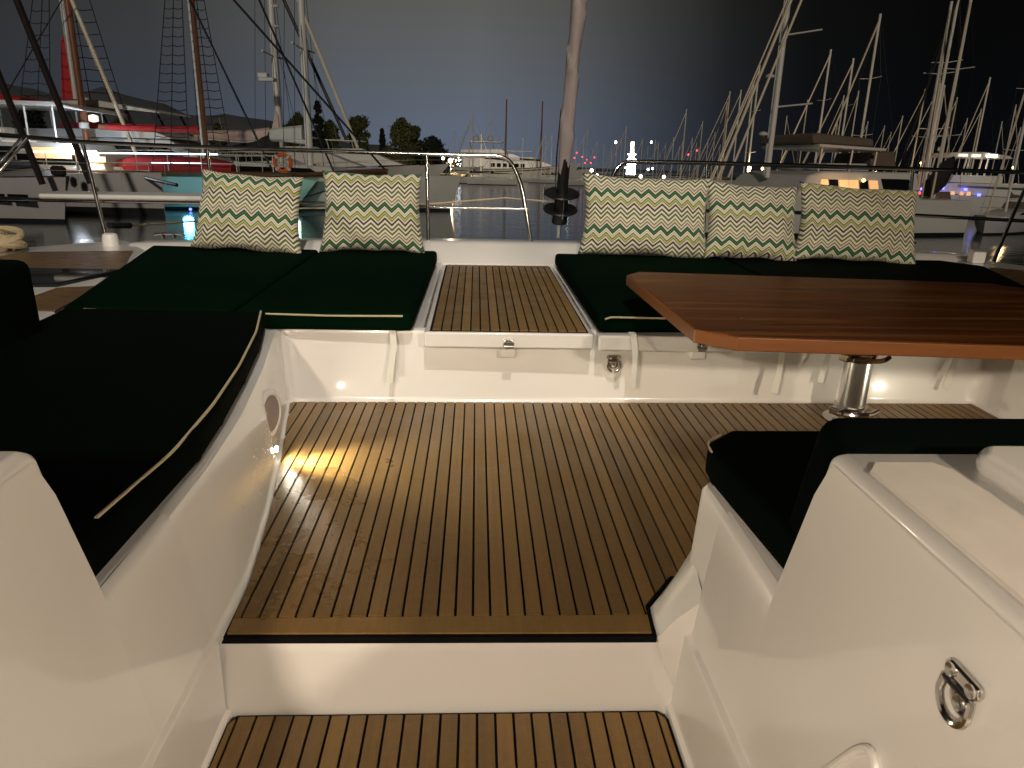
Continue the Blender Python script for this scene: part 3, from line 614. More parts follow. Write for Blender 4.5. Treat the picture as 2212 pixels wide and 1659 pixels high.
def straps(parent, items):
    for x, yb, zt, zb, lean, y0 in items:
        rows = []
        for k in range(13):
            t = k / 12; z = zt + (zb - zt) * t; y = y0 - .012 - .035 * math.sin(t * PI * .55) + yb * t; xx = x + lean * t + .006 * math.sin(t * 5)
            w = .012 + .001 * math.sin(9 * t); tw = .5 * t * (1 if lean >= 0 else -1)
            rows.append([(xx - w * math.cos(tw), y - w * math.sin(tw), z), (xx + w * math.cos(tw), y + w * math.sin(tw), z), (xx + w * math.cos(tw), y + .0022 + w * math.sin(tw), z), (xx - w * math.cos(tw), y + .0022 - w * math.sin(tw), z)])
        m = MB(); m.grid([[Vector(p) for p in r] for r in rows], closed=True)
        m.add([rows[-1][0], rows[-1][1], rows[-1][2], rows[-1][3]], [(0, 1, 2, 3)]); m.add(rows[0], [(0, 1, 2, 3)]); m.build('strap', 'strap', parent, smooth=True)
        MB().box((x, y0 + .004, zt + .002), (.026, .045, .006)).build('strap_tab', 'strap', parent)
straps(padA, [(-.348, 0, .335, .108, -.004, 2.93)]); straps(padC, [(.662, 0, .337, .115, .014, 2.868), (1.300, 0, .337, .095, -.006, 2.868), (1.545, 0, .335, .12, -.014, 2.95)]); straps(padD, [(2.14, 0, .335, .09, -.03, 2.955)])
# backrests
def backrest(name, label, c, d, rx=0, rz=0):
    m = MB().box((0, 0, 0), d); o = m.build(name, 'cushion_shaded', None)
    me = o.data; bm = bmesh.new(); bm.from_mesh(me); bmesh.ops.bevel(bm, geom=list(bm.edges), offset=.045, segments=5, profile=.6, affect='EDGES'); bm.to_mesh(me); bm.free()
    me.polygons.foreach_set('use_smooth', [True] * len(me.polygons)); o.location = c; o.rotation_euler = (rx, 0, rz); return tag(o, label, 'cushion', 'green seat cushions')
backrest('backrest_cushion', 'shaded dark green backrest cushion leaning on the right coaming above the near seat', (1.52, 1.105, .515), (1.84, .13, .28), R(14))
backrest('backrest_cushion', 'shaded dark green backrest cushion at the far left edge beside the deck hatch', (-1.62, 1.90, .50), (.14, 1.30, .34), 0, R(-1))

# ------------------------------------------------------------------ pillows
def pillow(label, px, py, w, h, rz, lean=20, th=.085, seed=0, top_in=.06):
    rnd = random.Random(seed); n = 40; c = atZ(px, py, ZC1 - .004); ph = [rnd.uniform(0, 6) for _ in range(8)]; rnd_t = rnd.uniform(-1.2, 1.2)
    me_v = []; fs = []; uvs = []
    for side in (1, -1):
        for j in range(n + 1):
            for i in range(n + 1):
                s_ = -1 + 2 * i / n; t_ = -1 + 2 * j / n
                a = max(0, 1 - s_ * s_) ** .5 * max(0, 1 - t_ * t_) ** .5
                x = s_ * w / 2 * (1 - .085 * (1 - t_ * t_) * s_ * s_) * (1 - top_in * .5 * (t_ + 1) * .8 + .03)
                z = t_ * h / 2 * (1 - .075 * (1 - s_ * s_) * t_ * t_)
                sag = 1 + .25 * (-t_)
                y = -side * th * (a ** .75) * sag
                wr = .009 * math.sin(9 * s_ + ph[0]) * math.sin(4 * t_ + ph[1]) + .013 * max(0, -t_ - .3) * math.sin(14 * s_ + ph[2]) * a ** .3 + .008 * math.sin(6 * (s_ + t_ * rnd_t) + ph[3])
                y += -side * wr * min(1, a * 2.2)
                z += .006 * math.sin(7 * s_ + ph[4]) * (1 if t_ < 0 else .4) * abs(t_) ** 4
                me_v.append((x, y, z)); uvs.append((s_ * w / 2 * 1.02, t_ * h / 2 * 1.08 + seed * .047))
    N1 = (n + 1) ** 2
    for sd in (0, 1):
        for j in range(n):
            for i in range(n):
                a = sd * N1 + j * (n + 1) + i; fs.append((a, a + 1, a + n + 2, a + n + 1) if sd == 0 else (a, a + n + 1, a + n + 2, a + 1))
    me = bpy.data.meshes.new('pillow'); me.from_pydata(me_v, [], fs); me.materials.append(MATS['chevron'])
    uvl = me.uv_layers.new(name='UVMap')
    for l in me.loops: uvl.data[l.index].uv = uvs[l.vertex_index]
    bm = bmesh.new(); bm.from_mesh(me); bmesh.ops.remove_doubles(bm, verts=bm.verts, dist=1e-5); bm.to_mesh(me); bm.free()
    me.polygons.foreach_set('use_smooth', [True] * len(me.polygons))
    o = bpy.data.objects.new('pillow', me); C.objects.link(o)
    o.rotation_euler = (R(-lean), R(rz), R(rnd.uniform(-4, 4)))
    o.location = c + Vector((0, math.sin(R(lean)) * h / 2, math.cos(R(lean)) * h / 2))
    return tag(o, label, 'pillow', 'zigzag pillows along the bow rail')
pillow('leftmost green and cream zigzag pillow on the far left sun pad', 538, 545, .67, .490, 3.0, 20, seed=1, top_in=.12)
pillow('second zigzag pillow from the left, standing alone left of the hatch', 805, 546, .64, .500, .4, 15, seed=5, top_in=.09)
pillow('widest zigzag pillow, just right of the furled sail and drum', 1392, 556, .82, .515, 1.0, 16, seed=13, top_in=.02)
pillow('narrow zigzag pillow in the middle of the right hand three', 1624, 563, .60, .500, 2.4, 21, seed=9, top_in=.02)
pillow('rightmost zigzag pillow at the end of the row', 1850, 568, .80, .495, 2.6, 18, seed=10, top_in=.06)

# ------------------------------------------------------------------ table
tab = thing('table', 'varnished brown wooden table with cut corners on an aluminium pedestal', 'table', (1.60, 2.76, 0))
TT = .552; tp = [(.662, 3.08), (.735, 3.165), (2.27, 3.02), (2.40, 2.86), (2.34, 2.10), (2.15, 1.945), (.798, 2.050), (.690, 2.140)]
tl = [(x - 1.60, y - 2.76) for x, y in tp]
MB().prism(tl, TT - .046, TT - .002).build('lit_edge_slab', 'table_wood_lit', tab, bevel=.004); MB().prism(inset_poly(tl, .006), TT - .006, TT).build('table_top', 'table_wood', tab)  # slab in the lighter tone that paints light on the table edge
MB().lathe([(.105, 0), (.105, .008), (.062, .014), (.060, .05)], 28).build('base_flange', 'steel', tab, smooth=True)
MB().lathe([(.056, .01), (.056, .29)], 28).build('pedestal', 'aluminium', tab, smooth=True); MB().lathe([(.046, .27), (.046, TT - .036)], 28).build('inner_tube', 'aluminium', tab, smooth=True)
def clampring(z):
    o = MB().lathe([(.056, z), (.068, z + .001), (.068, z + .030), (.056, z + .031)], 28).build('clamp_collar', 'steel', tab, smooth=True)
    MB().box((-.075, -.035, z + .016), (.05, .045, .032), R(30)).build('clamp_lug', 'steel', o, bevel=.006)
    MB().tube(fillet([(-.085, -.055, z + .012), (-.03, -.082, z + .010), (.05, -.080, z + .012), (.095, -.05, z + .018)], .03, 5), .011, 8).build('lever', 'steel', o, smooth=True)
    MB().box((-.060, -.066, z + .014), (.03, .014, .014), R(20)).build('lever_pin', 'black_plastic', o, bevel=.002)
clampring(.275); clampring(.040)
lf = tag(MB().add([(0, 0, 0), (.012, .010, .004), (.022, .030, .002), (.006, .016, .006)], [(0, 1, 2), (0, 2, 3)]).build('leaf', 'leaf_pale'), 'tiny pale fallen leaf lying on the table top', 'leaf'); lf.location = atZ(1598, 692, TT + .001)

# ------------------------------------------------------------------ rope coil
pts = []; rnd = random.Random(5)
for k in range(160):
    a = k * .33; r0 = .13 + .05 * math.sin(k * .11) + rnd.uniform(-.006, .006)
    pts.append((r0 * math.cos(a) * 1.15, r0 * math.sin(a) * .8, .03 + .075 * (k / 160) + .028 * math.sin(k * .47)))
rope = tag(MB().tube(pts, .021, 8).build('rope_coil', 'rope', smooth=True), 'thick beige mooring rope coiled on the left deck edge', 'rope'); rope.location = (-2.98, 4.52, .375)


# turn everything on board into the level world; from here on pixels are read in the level frame
for o in list(C.objects):
    if o.parent is None and o.type in ('MESH', 'EMPTY') and o.get('kind') != 'structure': o.matrix_basis = TRIM @ o.matrix_basis
ROT = np.array(TRIM.to_3x3()) @ ROT

# ================================================================== the marina around
def hull_parts(root, L, B, fs_, fb, rake=.9, hm='hull_white', boot='boot_dark', y0=0.0, deck='hull_white', x0=0.0, cut=.75, name='hull', wl=.14):
    n = 22; rows = []; dk = []; bt = []
    for i in range(n + 1):
        t = i / n; b = B / 2 * ((cut + (1 - cut) * math.sin(PI * min(t, .5))) if t < .5 else (1 - ((t - .5) / .5) ** 2.3)); b = max(b, .02)
        sh = fs_ + (fb - fs_) * t ** 2.2; x = -L / 2 + L * t
        fl = .84 - .30 * max(0, (t - .55) / .45)
        def P(k, z): return x + rake * max(0, t - .5) * 2 * (z / fb if z > 0 else 0) * 1.0 - (.0 if z >= 0 else .0), k, z
        pr = [P(0, -.5), P(b * fl * .7, -.4), P(b * fl, 0), P(b * (fl + .55 * (1 - fl)), sh * .45), P(b, sh), P(b * .97, sh + .03)]
        full = [(px, y0 - y, z) for px, y, z in pr[::-1]] + [(px, y0 + y, z) for px, y, z in pr[1:]]
        rows.append([(px + x0, y, z) for px, y, z in full])
        px, y, z = P(b * .97, sh - .02); dk.append([(px + x0, y0 - y, z), (px + x0, y0, z + .06), (px + x0, y0 + y, z)])
        a = P(b * fl + .012, -.02); c = P(b * (fl + .55 * (1 - fl) * wl / (sh * .45)) + .014, wl)
        bt.append(((a[0] + x0, a[1], a[2]), (c[0] + x0, c[1], c[2])))
    m = MB(); m.grid([[Vector(p) for p in r] for r in rows]); k = len(rows[0]); m.add(rows[0], [tuple(range(k))]); h = m.build(name, hm, root, smooth=True)
    m = MB()
    for sg in (1, -1): m.grid([[Vector((a[0], y0 + sg * a[1], a[2])), Vector((c[0], y0 + sg * c[1], c[2]))] for a, c in bt])
    m.build('boot_stripe', boot, root)
    m = MB(); m.grid([[Vector(p) for p in r] for r in dk]); m.build('deck', deck, root, smooth=True)
    return h
def block(root, name, m_, prof, w0, w1=None, y0=0.0, bevel=.04):
    """side outline (x, z) given a width that narrows upwards"""
    w1 = w0 if w1 is None else w1; zs = [z for _, z in prof]; za, zb = min(zs), max(zs)
    hw = lambda z: (w0 + (w1 - w0) * (z - za) / max(1e-6, zb - za)) / 2
    n = len(prof); vs = [(x, y0 - hw(z), z) for x, z in prof] + [(x, y0 + hw(z), z) for x, z in prof]
    mb = MB().add(vs, [tuple(range(n))[::-1], tuple(range(n, 2 * n))] + [(i, (i + 1) % n, n + (i + 1) % n, n + i) for i in range(n)])
    return mb.build(name, m_, root, bevel=bevel, seg=2)
def pane(root, prof, w, m_='glass_dark', name='window', both=True, th=.03):
    for sg in ((-1, 1) if both else (-1,)):
        hw = (lambda z: w / 2) if isinstance(w, (int, float)) else w
        MB().extrude([(x, sg * hw(z), z) for x, z in prof], (0, sg * th, 0)).build(name, m_, root)
def loc(root, p):
    v = Vector(p) - Vector(root.location); return (Matrix.Rotation(-root.rotation_euler.z, 3, 'Z') @ v) / root.scale.x
def wire(root, a, b, r, m_='wire', name='shroud', seg=5, sag=0, n=2):
    a, b = Vector(a), Vector(b); pts = [a.lerp(b, k / (n - 1)) - Vector((0, 0, sag * math.sin(PI * k / (n - 1)))) for k in range(n)]
    return MB().tube(pts, r, seg).build(name, m_, root, smooth=True)
def mast_parts(root, x, y, z0, z1, r=.10, m_='mast_white', spreaders=(.45, .72), sw=1.1, r1=None):
    o = MB().tube([(x, y, z0), (x, y, z1)], r, 10, r1=r1).build('mast', m_, root, smooth=True)
    for f in spreaders:
        zz = z0 + (z1 - z0) * f; MB().tube([(x, y - sw, zz + .1), (x, y, zz), (x, y + sw, zz + .1)], r * .28, 6).build('spreader', m_, o)
    MB().tube([(x, y, z1), (x + .3, y, z1 + .1)], .02, 5).add([], []).build('wind_vane', 'wire', o)
    return o
def ratlines(root, top, bottoms, n, r=.022, start=.05, end=.97):
    """shrouds that meet aloft with rungs between them"""
    top = Vector(top); bs = [Vector(b) for b in bottoms]
    for b in bs: MB().tube([b, top + (b - top) * .03], r, 5).build('shroud', 'wire', root)
    for k in range(n):
        t = start + (end - start) * k / (n - 1); pts = [top + (b - top) * t for b in bs]; mid = []
        for a, b in zip(pts, pts[1:]): mid += [a, (a + b) / 2 - Vector((0, 0, .05))]
        MB().tube(mid + [pts[-1]], r * .9, 4).build('ratline', 'wire', root)
def spot_xy(px, y): p = atY(px, 320, y); return p.x, y

# ---- sailing boats: a few templates, then copies
TPL = {}
def sail_template(key, hm, cover, furl_m, mast_m='mast_white', full=True):
    root = bpy.data.objects.new('sailboat', None); C.objects.link(root)
    hull_parts(root, 12.5, 3.9, 1.15, 1.45, .35, hm, x0=1.1)                # mast at x = 1.6
    block(root, 'cabin', 'hull_white', [(-2.6, 1.15), (3.6, 1.25), (2.9, 1.62), (-.4, 1.78), (-2.6, 1.75)], 2.6, 2.0)
    if full:
        pane(root, [(-2.2, 1.42), (2.2, 1.45), (1.6, 1.60), (-2.2, 1.62)], 2.42)
        block(root, 'sprayhood', cover, [(-3.6, 1.6), (-2.2, 1.7), (-2.5, 2.35), (-3.5, 2.35)], 2.4, 1.9)
    m = MB().tube([(1.6, 0, 1.4), (1.6, 0, 16)], .105, 8).build('mast', mast_m, root, smooth=True)
    if full:
        for z in (6.4, 11): MB().tube([(1.6, -1.05, z + .1), (1.6, 0, z), (1.6, 1.05, z + .1)], .03, 5).build('spreader', mast_m, root)
        for sg in (-1, 1): MB().tube([(1.5, sg * 1.8, 1.35), (1.6, sg * 1.05, 6.5), (1.6, sg * 1.0, 11), (1.6, 0, 15.6)], .010, 4).build('shroud', 'wire', root)
    MB().tube([(1.5, 0, 2.6), (-3.6, 0, 2.7)], .08, 6).build('boom', mast_m, root)
    MB().add(*lofted([(1.45, .10, 2.65, 3.35), (.5, .2, 2.7, 3.0), (-1.5, .2, 2.72, 2.95), (-3.6, .12, 2.75, 2.85)])).build('sail_cover', cover, root, smooth=True)
    MB().tube([(7.4, 0, 1.6), (1.65, 0, 15.4)], .075 if full else .06, 6).build('forestay', furl_m, root, smooth=True)
    MB().tube([(-5.1, 0, 1.2), (1.55, 0, 15.9)], .012, 4).build('backstay', 'wire', root)
    if full:
        for sg in (-1, 1):
            MB().tube(fillet([(7.2, 0, 2.05), (6.4, sg * .5, 2.0), (4.2, sg * 1.35, 1.95), (-4.8, sg * 1.6, 1.75)], .5, 4), .014, 5).build('guard_rail', 'wire_light', root)
    TPL[key] = root; root.location = (0, -300, ZW); return root
def lofted(st):
    vs = []; fs = []; k = 8
    for x, w, za, zb in st:
        for i in range(k):
            a = 2 * PI * i / k; vs.append((x, w * math.cos(a), (za + zb) / 2 + (zb - za) / 2 * math.sin(a)))
    for j in range(len(st) - 1):
        for i in range(k): fs.append((j * k + i, j * k + (i + 1) % k, (j + 1) * k + (i + 1) % k, (j + 1) * k + i))
    fs += [tuple(range(k)), tuple(range((len(st) - 1) * k, len(st) * k))]
    return vs, fs
sail_template('white', 'hull_white', 'blue_canvas', 'mast_cream'); sail_template('grey', 'hull_grey', 'brown_canvas', 'mast_cream'); sail_template('dark', 'hull_navy', 'dark_canvas', 'dark_canvas')
sail_template('far', 'hull_white', 'dark_canvas', 'mast_cream', full=False); sail_template('far_brown', 'hull_grey', 'brown_canvas', 'mast_cream', 'mast_cream', full=False)
USED = set()
def sailboat(key, px, py, label, group, y=None, Hm=15.0, rz=200):
    """mast top seen at (px, py); distance y given, or from a usual mast height"""
    if y is None: top = atZ(px, py, ZW + Hm); sc = Hm / 16
    else: top = atY(px, py, y); sc = (top.z - ZW) / 16
    src = TPL[key]; o = src if key not in USED else copy_tree(src); USED.add(key)
    o.scale = (sc,) * 3; o.rotation_euler = (0, 0, R(rz)); off = Matrix.Rotation(R(rz), 3, 'Z') @ Vector((1.6 * sc, 0, 0))
    o.location = (top.x - off.x, top.y - off.y, ZW); return tag(o, label, 'sailboat', group)
G1 = 'sailboats moored along the right side'
near = [('white', 2056, 3, 54, 242, 'white sailboat with tall thick mast, second from the right edge'), ('grey', 2100, -16, 51, 236, 'grey hulled sailboat with the tallest thick white mast at far right'),
        ('white', 1902, 30, 68, 205, 'sailboat whose lone tall mast stands right of the brown bimini'), ('dark', 2075, -30, 60, 218, 'dark sailboat with black furled headsail slanting across the right'),
        ('white', 1795, 107, 78, 196, 'sailboat with tall mast just above the middle of the brown bimini'), ('grey', 1844, 126, 82, 190, 'sailboat with mast rising over the right end of the brown bimini'),
        ('grey', 2262, 40, 44, 222, 'sailboat cut by the right edge with a cream headsail slanting down left'), ('white', 1641, 141, 70, 200, 'sailboat with slim mast left of the double white masts')]
for key, px, py, y, rz, lab in near: sailboat(key, px, py, lab, G1, y=y, rz=rz)
G2 = 'sailboats in the rows behind on the right'
for k, (px, py, H_) in enumerate([(1745, 215, 13), (1823, 206, 14), (1855, 196, 15), (1999, 192, 14), (2031, 180, 14), (2041, 184, 15), (2068, 210, 14), (2139, 167, 13), (2195, 226, 14), (1911, 271, 13), (1809, 260, 14), (1875, 262, 12),
                                  (1577, 197, 14), (1601, 194, 14), (1628, 178, 13), (1571, 220, 13), (1950, 250, 13), (2090, 255, 14), (2120, 235, 13), (2165, 262, 13), (2205, 275, 12), (1925, 285, 13), (1700, 250, 14), (1770, 275, 13), (2010, 262, 14), (1840, 288, 13)]):
    sailboat('far' if k % 3 else 'far_brown', px, py, 'bare masted sailboat in the crowded rows behind the nearest boats on the right', G2, Hm=H_, rz=random.choice((190, 200, 205, 214, 20)))
G3 = 'distant sailboats across the water'
far = [(982, 282), (1014, 257), (1022, 246), (1060, 254), (1180, 287), (1193, 290), (1270, 275), (1262, 295), (1290, 304), (1353, 274), (1343, 300), (1333, 306), (1388, 300), (1416, 302), (1423, 306), (1456, 296), (1483, 236), (1496, 297), (1518, 262),
       (1245, 300), (1305, 312), (1322, 318), (1370, 310), (1400, 316), (1438, 310), (1468, 316), (1505, 308), (1530, 300), (1545, 285), (1556, 312), (1212, 306), (1172, 300), (1000, 292), (1040, 290), (1078, 296), (1130, 298), (1155, 304), (1510, 318), (1475, 305), (1362, 322), (1280, 320)]
for k, (px, py) in enumerate(far):
    sailboat('far' if k % 2 else 'far_brown', px, py, 'distant bare masted sailboat in the packed rows across the water', G3, Hm=random.uniform(11.5, 14.5), rz=random.choice((180, 190, 200, 10, 170)))

# ---- left: nearest catamaran (two bows pointing right)
rz = R(-9); hd = Vector((math.cos(rz), math.sin(rz), 0)); bowB = atZ(357, 466, ZW); bowA = atZ(140, 481, ZW)
L1 = thing('moored_catamaran', 'grey white catamaran nearest on the left with two plumb bows and black stays', 'catamaran', (bowB - hd * 6.0 * 1.22), rz, sc=1.22)
a_ = loc(L1, bowA)
hull_parts(L1, 12, 1.7, 1.75, 1.95, .05, 'hull_grey', wl=.34, cut=.9); hull_parts(L1, 12, 1.7, 1.55, 1.75, .35, 'hull_grey', y0=a_.y, x0=a_.x - 6.0, wl=.14, cut=.9)
ym = a_.y / 2
block(L1, 'bridge_deck', 'hull_grey', [(-6, 1.0), (1.5, 1.0), (2.0, 1.75), (-6, 1.75)], abs(a_.y), y0=ym); block(L1, 'cabin', 'hull_grey', [(-7, 1.7), (1.6, 1.7), (.6, 2.1), (-2.2, 2.75), (-7, 2.85)], 4.6, 3.0, y0=ym, bevel=.15)
MB().extrude([(1.25, ym - 2.0, 1.85), (.55, ym - 1.9, 2.14), (-2.1, ym - 1.62, 2.72), (-2.1, ym + 1.62, 2.74), (.55, ym + 1.9, 2.14)], (.04, 0, .03)).build('windscreen', 'dark_canvas', L1)
MB().tube([(5.2, 0, 1.75), (4.6 + a_.x * .5, ym, 1.75), (a_.x + 5.0, a_.y, 1.6)], .07, 8).build('crossbeam', 'wire', L1, smooth=True)
for z, x in ((1.05, 1.5), (1.0, 1.1)): pass
for x in (-2.2, -1.2): MB().box((x + a_.x, a_.y - .80, .95), (.85, .04, .32)).build('window', 'glass_dark', L1)
wire(L1, loc(L1, atY(196, 396, 38)), loc(L1, atY(28, -20, 38)), .13, 'dark_canvas', 'forestay', 8); wire(L1, loc(L1, atY(92, 398, 36)), loc(L1, atY(-60, 20, 36)), .12, 'dark_canvas', 'forestay', 8)
for sg, yy, xx in ((1, .7, 0), (-1, a_.y - .7, a_.x)):
    for k in range(6): MB().tube([(5 - k * 1.8 + xx, yy, 1.7), (5 - k * 1.8 + xx, yy, 2.35)], .013, 5).build('stanchion', 'wire_light', L1)
    for z in (2.05, 2.35): MB().tube([(5 + xx, yy, z), (-4 + xx, yy, z)], .009, 4).build('lifeline', 'wire_light', L1)
for k in range(3): MB().lathe([(.05, 0), (.16, .08), (.17, .35), (.05, .45)], 10, (2.3 + k * .55, ym + .6 - k * .5, 1.75)).build('fender', 'dark_canvas', L1, smooth=True)

# ---- left: gulet with white hull, green light painted into its colour
rz = R(-7); hd = Vector((math.cos(rz), math.sin(rz), 0)); bw = atZ(636, 455, ZW)
L3 = thing('gulet', 'wooden railed gulet with white hull in green light, brown mast and rope ladders on the left', 'gulet', bw - hd * 8.5 * 1.4, rz, sc=1.4)
hull_parts(L3, 17, 4.6, 1.45, 1.55, 1.3, 'hull_green_lit', wl=.12, cut=.85)
def railpath(z, inset=0): return [(x, -(2.3 - inset) * (1 if x < 2 else max(.05, 1 - ((x - 2) / 7.0) ** 2.2)), z + .10 * max(0, x) / 8) for x in np.linspace(-8, 8.6, 24)]
for sg in (1, -1):
    MB().tube([(x, y * sg, z) for x, y, z in railpath(1.60)], .11, 8).build('rail_cap', 'wood_dark', L3, smooth=True)
    for z in (2.05, 2.45): MB().tube([(x, y * sg, zz) for x, y, zz in railpath(z)], .020, 5).build('guard_rail', 'wire_light', L3)
    for x, y, z in railpath(1.6)[::2]: MB().tube([(x, y * sg, z), (x, y * sg, z + .85)], .022, 5).build('stanchion', 'wire_light', L3)
MB().tube([(x, y - .03, z) for x, y, z in railpath(2.46)[7:20]], .035, 6).build('light_strip', 'lit_strip', L3); MB().tube([(x, y - .03, z) for x, y, z in railpath(2.06)[15:19]], .02, 6).build('light_strip', 'lit_strip', L3)
block(L3, 'deckhouse', 'hull_white', [(-8, 1.4), (.2, 1.4), (-.3, 2.6), (-8, 2.7)], 3.0, 2.8)
pane(L3, [(-7, 1.9), (-1, 1.9), (-1, 2.35), (-7, 2.4)], 2.9, 'glass_dark')
MB().add(*lofted([(-.2, .5, 1.5, 2.2), (.8, .9, 1.4, 2.45), (4.5, .9, 1.4, 2.4), (5.6, .3, 1.5, 2.2)])).build('red_cover', 'red_canvas', L3, smooth=True)
p = loc(L3, atZ(765, 375, ZW + 1.9)); MB().tube([(7.2, 0, 1.55), (13.2, 0, 1.95)], .14, 8).build('bowsprit', 'wood_dark', L3, smooth=True)
MB().box((10.0, 0, 1.62), (5.2, .8, .06), ry=R(-3.5)).build('bowsprit_platform', 'wood_dark', L3)
MB().tube([(7.6, 0, .2), (13.0, 0, 1.85)], .03, 5).build('bobstay', 'wire', L3)
mb_ = loc(L3, atY(372, 300, 47.5)); mx = mb_.x
mast = MB().tube([(mx, 0, 1.4), (mx, 0, 17)], .17, 12, r1=.13).build('mast', 'mast_brown', L3, smooth=True)
MB().tube([(mx - .05, -.16, 1.6), (mx - .05, -.13, 16.9)], .05, 6).build('sail_track', 'mast_white', L3, smooth=True)
for sg in (-1, 1): ratlines(L3, (mx, sg * .15, 14.8), [(mx - 1.5, sg * 2.25, 1.7), (mx - .6, sg * 2.3, 1.7), (mx + .3, sg * 2.3, 1.7)], 32)
MB().tube([(mx, 0, 3.55), (mx - 5.2, 0, 3.7)], .12, 8).build('boom', 'mast_brown', L3, smooth=True)
MB().add(*lofted([(mx - .2, .16, 3.5, 3.85), (mx - 2, .2, 3.5, 3.8), (mx - 4.4, .18, 3.55, 3.82), (mx - 5.2, .08, 3.6, 3.75)])).build('sail_cover', 'red_canvas', L3, smooth=True)
for ptop, bx, bz, r_ in (((505, 0), 13.1, 2.0, .05), ((560, 0), 10.6, 1.8, .045), ((410, 0), 7.6, 1.7, .05)):
    a = Vector((bx, 0, bz)); tgt = loc(L3, atY(ptop[0], ptop[1], 46.5)); wire(L3, a, a + (tgt - a) * 1.15, r_, 'wire', 'headstay', 6)
wire(L3, (mx, 0, 16.5), (-8.4, 0, 1.6), .03, 'wire', 'backstay')
MB().lathe([(.06, 0), (.06, .05), (.04, .06)], 12, tuple(loc(L3, atZ(412, 452, ZW + .12))), Matrix.Rotation(R(90), 3, 'X')).build('hull_light', 'lit_blue', L3)
for k, px in enumerate((410, 520, 640, 300)):
    p = atZ(px, 462, ZW); lamp('hull_lamp', 'POINT', loc(L3, p + Vector((0, -.3, .9 if k else .5))), 110 if k else 260, (.42, .72, .60) if k else (.08, .46, .80), .3, parent=L3)
tor = [Vector((.36 * math.cos(a), 0, .36 * math.sin(a))) for a in [2 * PI * k / 24 for k in range(25)]]
lb = thing('lifebuoy', 'orange ring lifebuoy hanging on the gulet rail near its bow', 'lifebuoy', atY(611, 352, 44.6), sc=1.3); MB().tube(tor, .085, 8, cap=False).build('ring', 'orange', lb, smooth=True)
for a in (45, 135, 225, 315):
    MB().box((.36 * math.cos(R(a)), 0, .36 * math.sin(R(a))), (.19, .19, .10), ry=-R(a)).build('band', 'hull_white', lb)

# ---- left: flybridge yacht with sleek hardtop, behind
x_, y_ = spot_xy(300, 58)
L2 = thing('motor_yacht', 'white flybridge yacht with sleek hardtop and bright white lamp on the left', 'yacht', (x_, y_, ZW), R(-6), sc=1.4)
hull_parts(L2, 17, 4.8, 1.6, 2.2, 1.4)
block(L2, 'deckhouse', 'hull_white', [(-7.5, 1.6), (5.2, 1.9), (2.6, 3.25), (-7.5, 3.3)], 4.2, 3.4); pane(L2, [(-3.6, 2.3), (3.6, 2.35), (2.2, 3.0), (-3.6, 3.0)], lambda z: 2.02 - .25 * (z - 2))
pane(L2, [(-7.0, 2.1), (-4.4, 2.1), (-4.4, 3.0), (-7.0, 3.0)], lambda z: 2.05 - .25 * (z - 2), 'lit_soft', 'lit_window')
block(L2, 'flybridge', 'hull_white', [(-7.8, 3.28), (3.0, 3.28), (1.6, 3.75), (-7.8, 3.60)], 4.0, 3.8); block(L2, 'red_cover', 'red_canvas', [(-3.2, 3.70), (2.0, 3.72), (1.8, 4.0), (-3.2, 4.05)], 3.3, 2.6)
block(L2, 'hardtop', 'hull_white', [(-4.2, 4.86), (-3.9, 5.02), (-1.0, 5.10), (2.2, 4.62), (2.3, 4.52), (-1.2, 4.78)], 3.4, 3.2, bevel=.05)
for x, z in ((-2.8, 4.8), (-1.4, 4.75), (.4, 4.7), (1.7, 4.6)):
    for sg in (-1, 1): MB().tube([(x + .5, sg * 1.55, 3.6), (x, sg * 1.5, z + .05)], .06, 6).build('hardtop_leg', 'wire', L2)
MB().lathe([(.28, 0), (.30, .08), (.24, .30), (.10, .34)], 14, (-2.9, .4, 5.05)).build('radar_dome', 'hull_white', L2, smooth=True)
MB().tube([(-1.2, 0, 5.05), (-2.2, 0, 8.4)], .03, 6, r1=.01).build('whip_antenna', 'mast_white', L2); MB().tube([(-3.7, -.4, 4.95), (-3.9, -.4, 5.5)], .03, 6).build('horn', 'mast_cream', L2)
for k in range(12):
    for sg in (-1, 1): MB().tube([(7.6 - k * 1.1, sg * min(2.3, .3 + k * .42), 2.1), (7.6 - k * 1.1, sg * min(2.3, .3 + k * .42), 2.75)], .018, 5).build('stanchion', 'wire_light', L2)
for sg in (-1, 1): MB().tube([(8.2, sg * .1, 2.8), (6, sg * .9, 2.76), (3, sg * 2.1, 2.72), (-5, sg * 2.3, 2.6)], .022, 5).build('guard_rail', 'wire_light', L2)
# ---- left: canopied boat with red and white mast at the very edge
x_, y_ = spot_xy(60, 54)
L0 = thing('excursion_boat', 'white canopied boat with red roof canvas and red brown mast at far left', 'boat', (x_, y_, ZW), R(-5), sc=1.4)
hull_parts(L0, 15, 4.6, 1.6, 2.0, 1.2); block(L0, 'deckhouse', 'hull_white', [(-7, 1.6), (4.6, 1.75), (3.6, 2.9), (-7, 2.95)], 4.2, 3.6); pane(L0, [(-6, 2.0), (3.4, 2.0), (3.0, 2.7), (-6, 2.7)], 3.98)
block(L0, 'canopy', 'hull_white', [(-7, 4.62), (2.9, 4.52), (4.4, 4.32), (4.4, 4.40), (2.9, 4.72), (-7, 4.80)], 4.2); block(L0, 'canopy_canvas', 'red_canvas', [(-7, 4.82), (.9, 4.74), (1.4, 4.86), (.2, 5.05), (-7, 5.10)], 3.6, 2.6, bevel=.1)
for k in range(8):
    for sg in (-1, 1): MB().tube([(-6.6 + k * 1.35, sg * 1.95, 2.9), (-6.6 + k * 1.35, sg * 1.95, 4.6)], .045, 6).build('canopy_post', 'mast_white', L0)
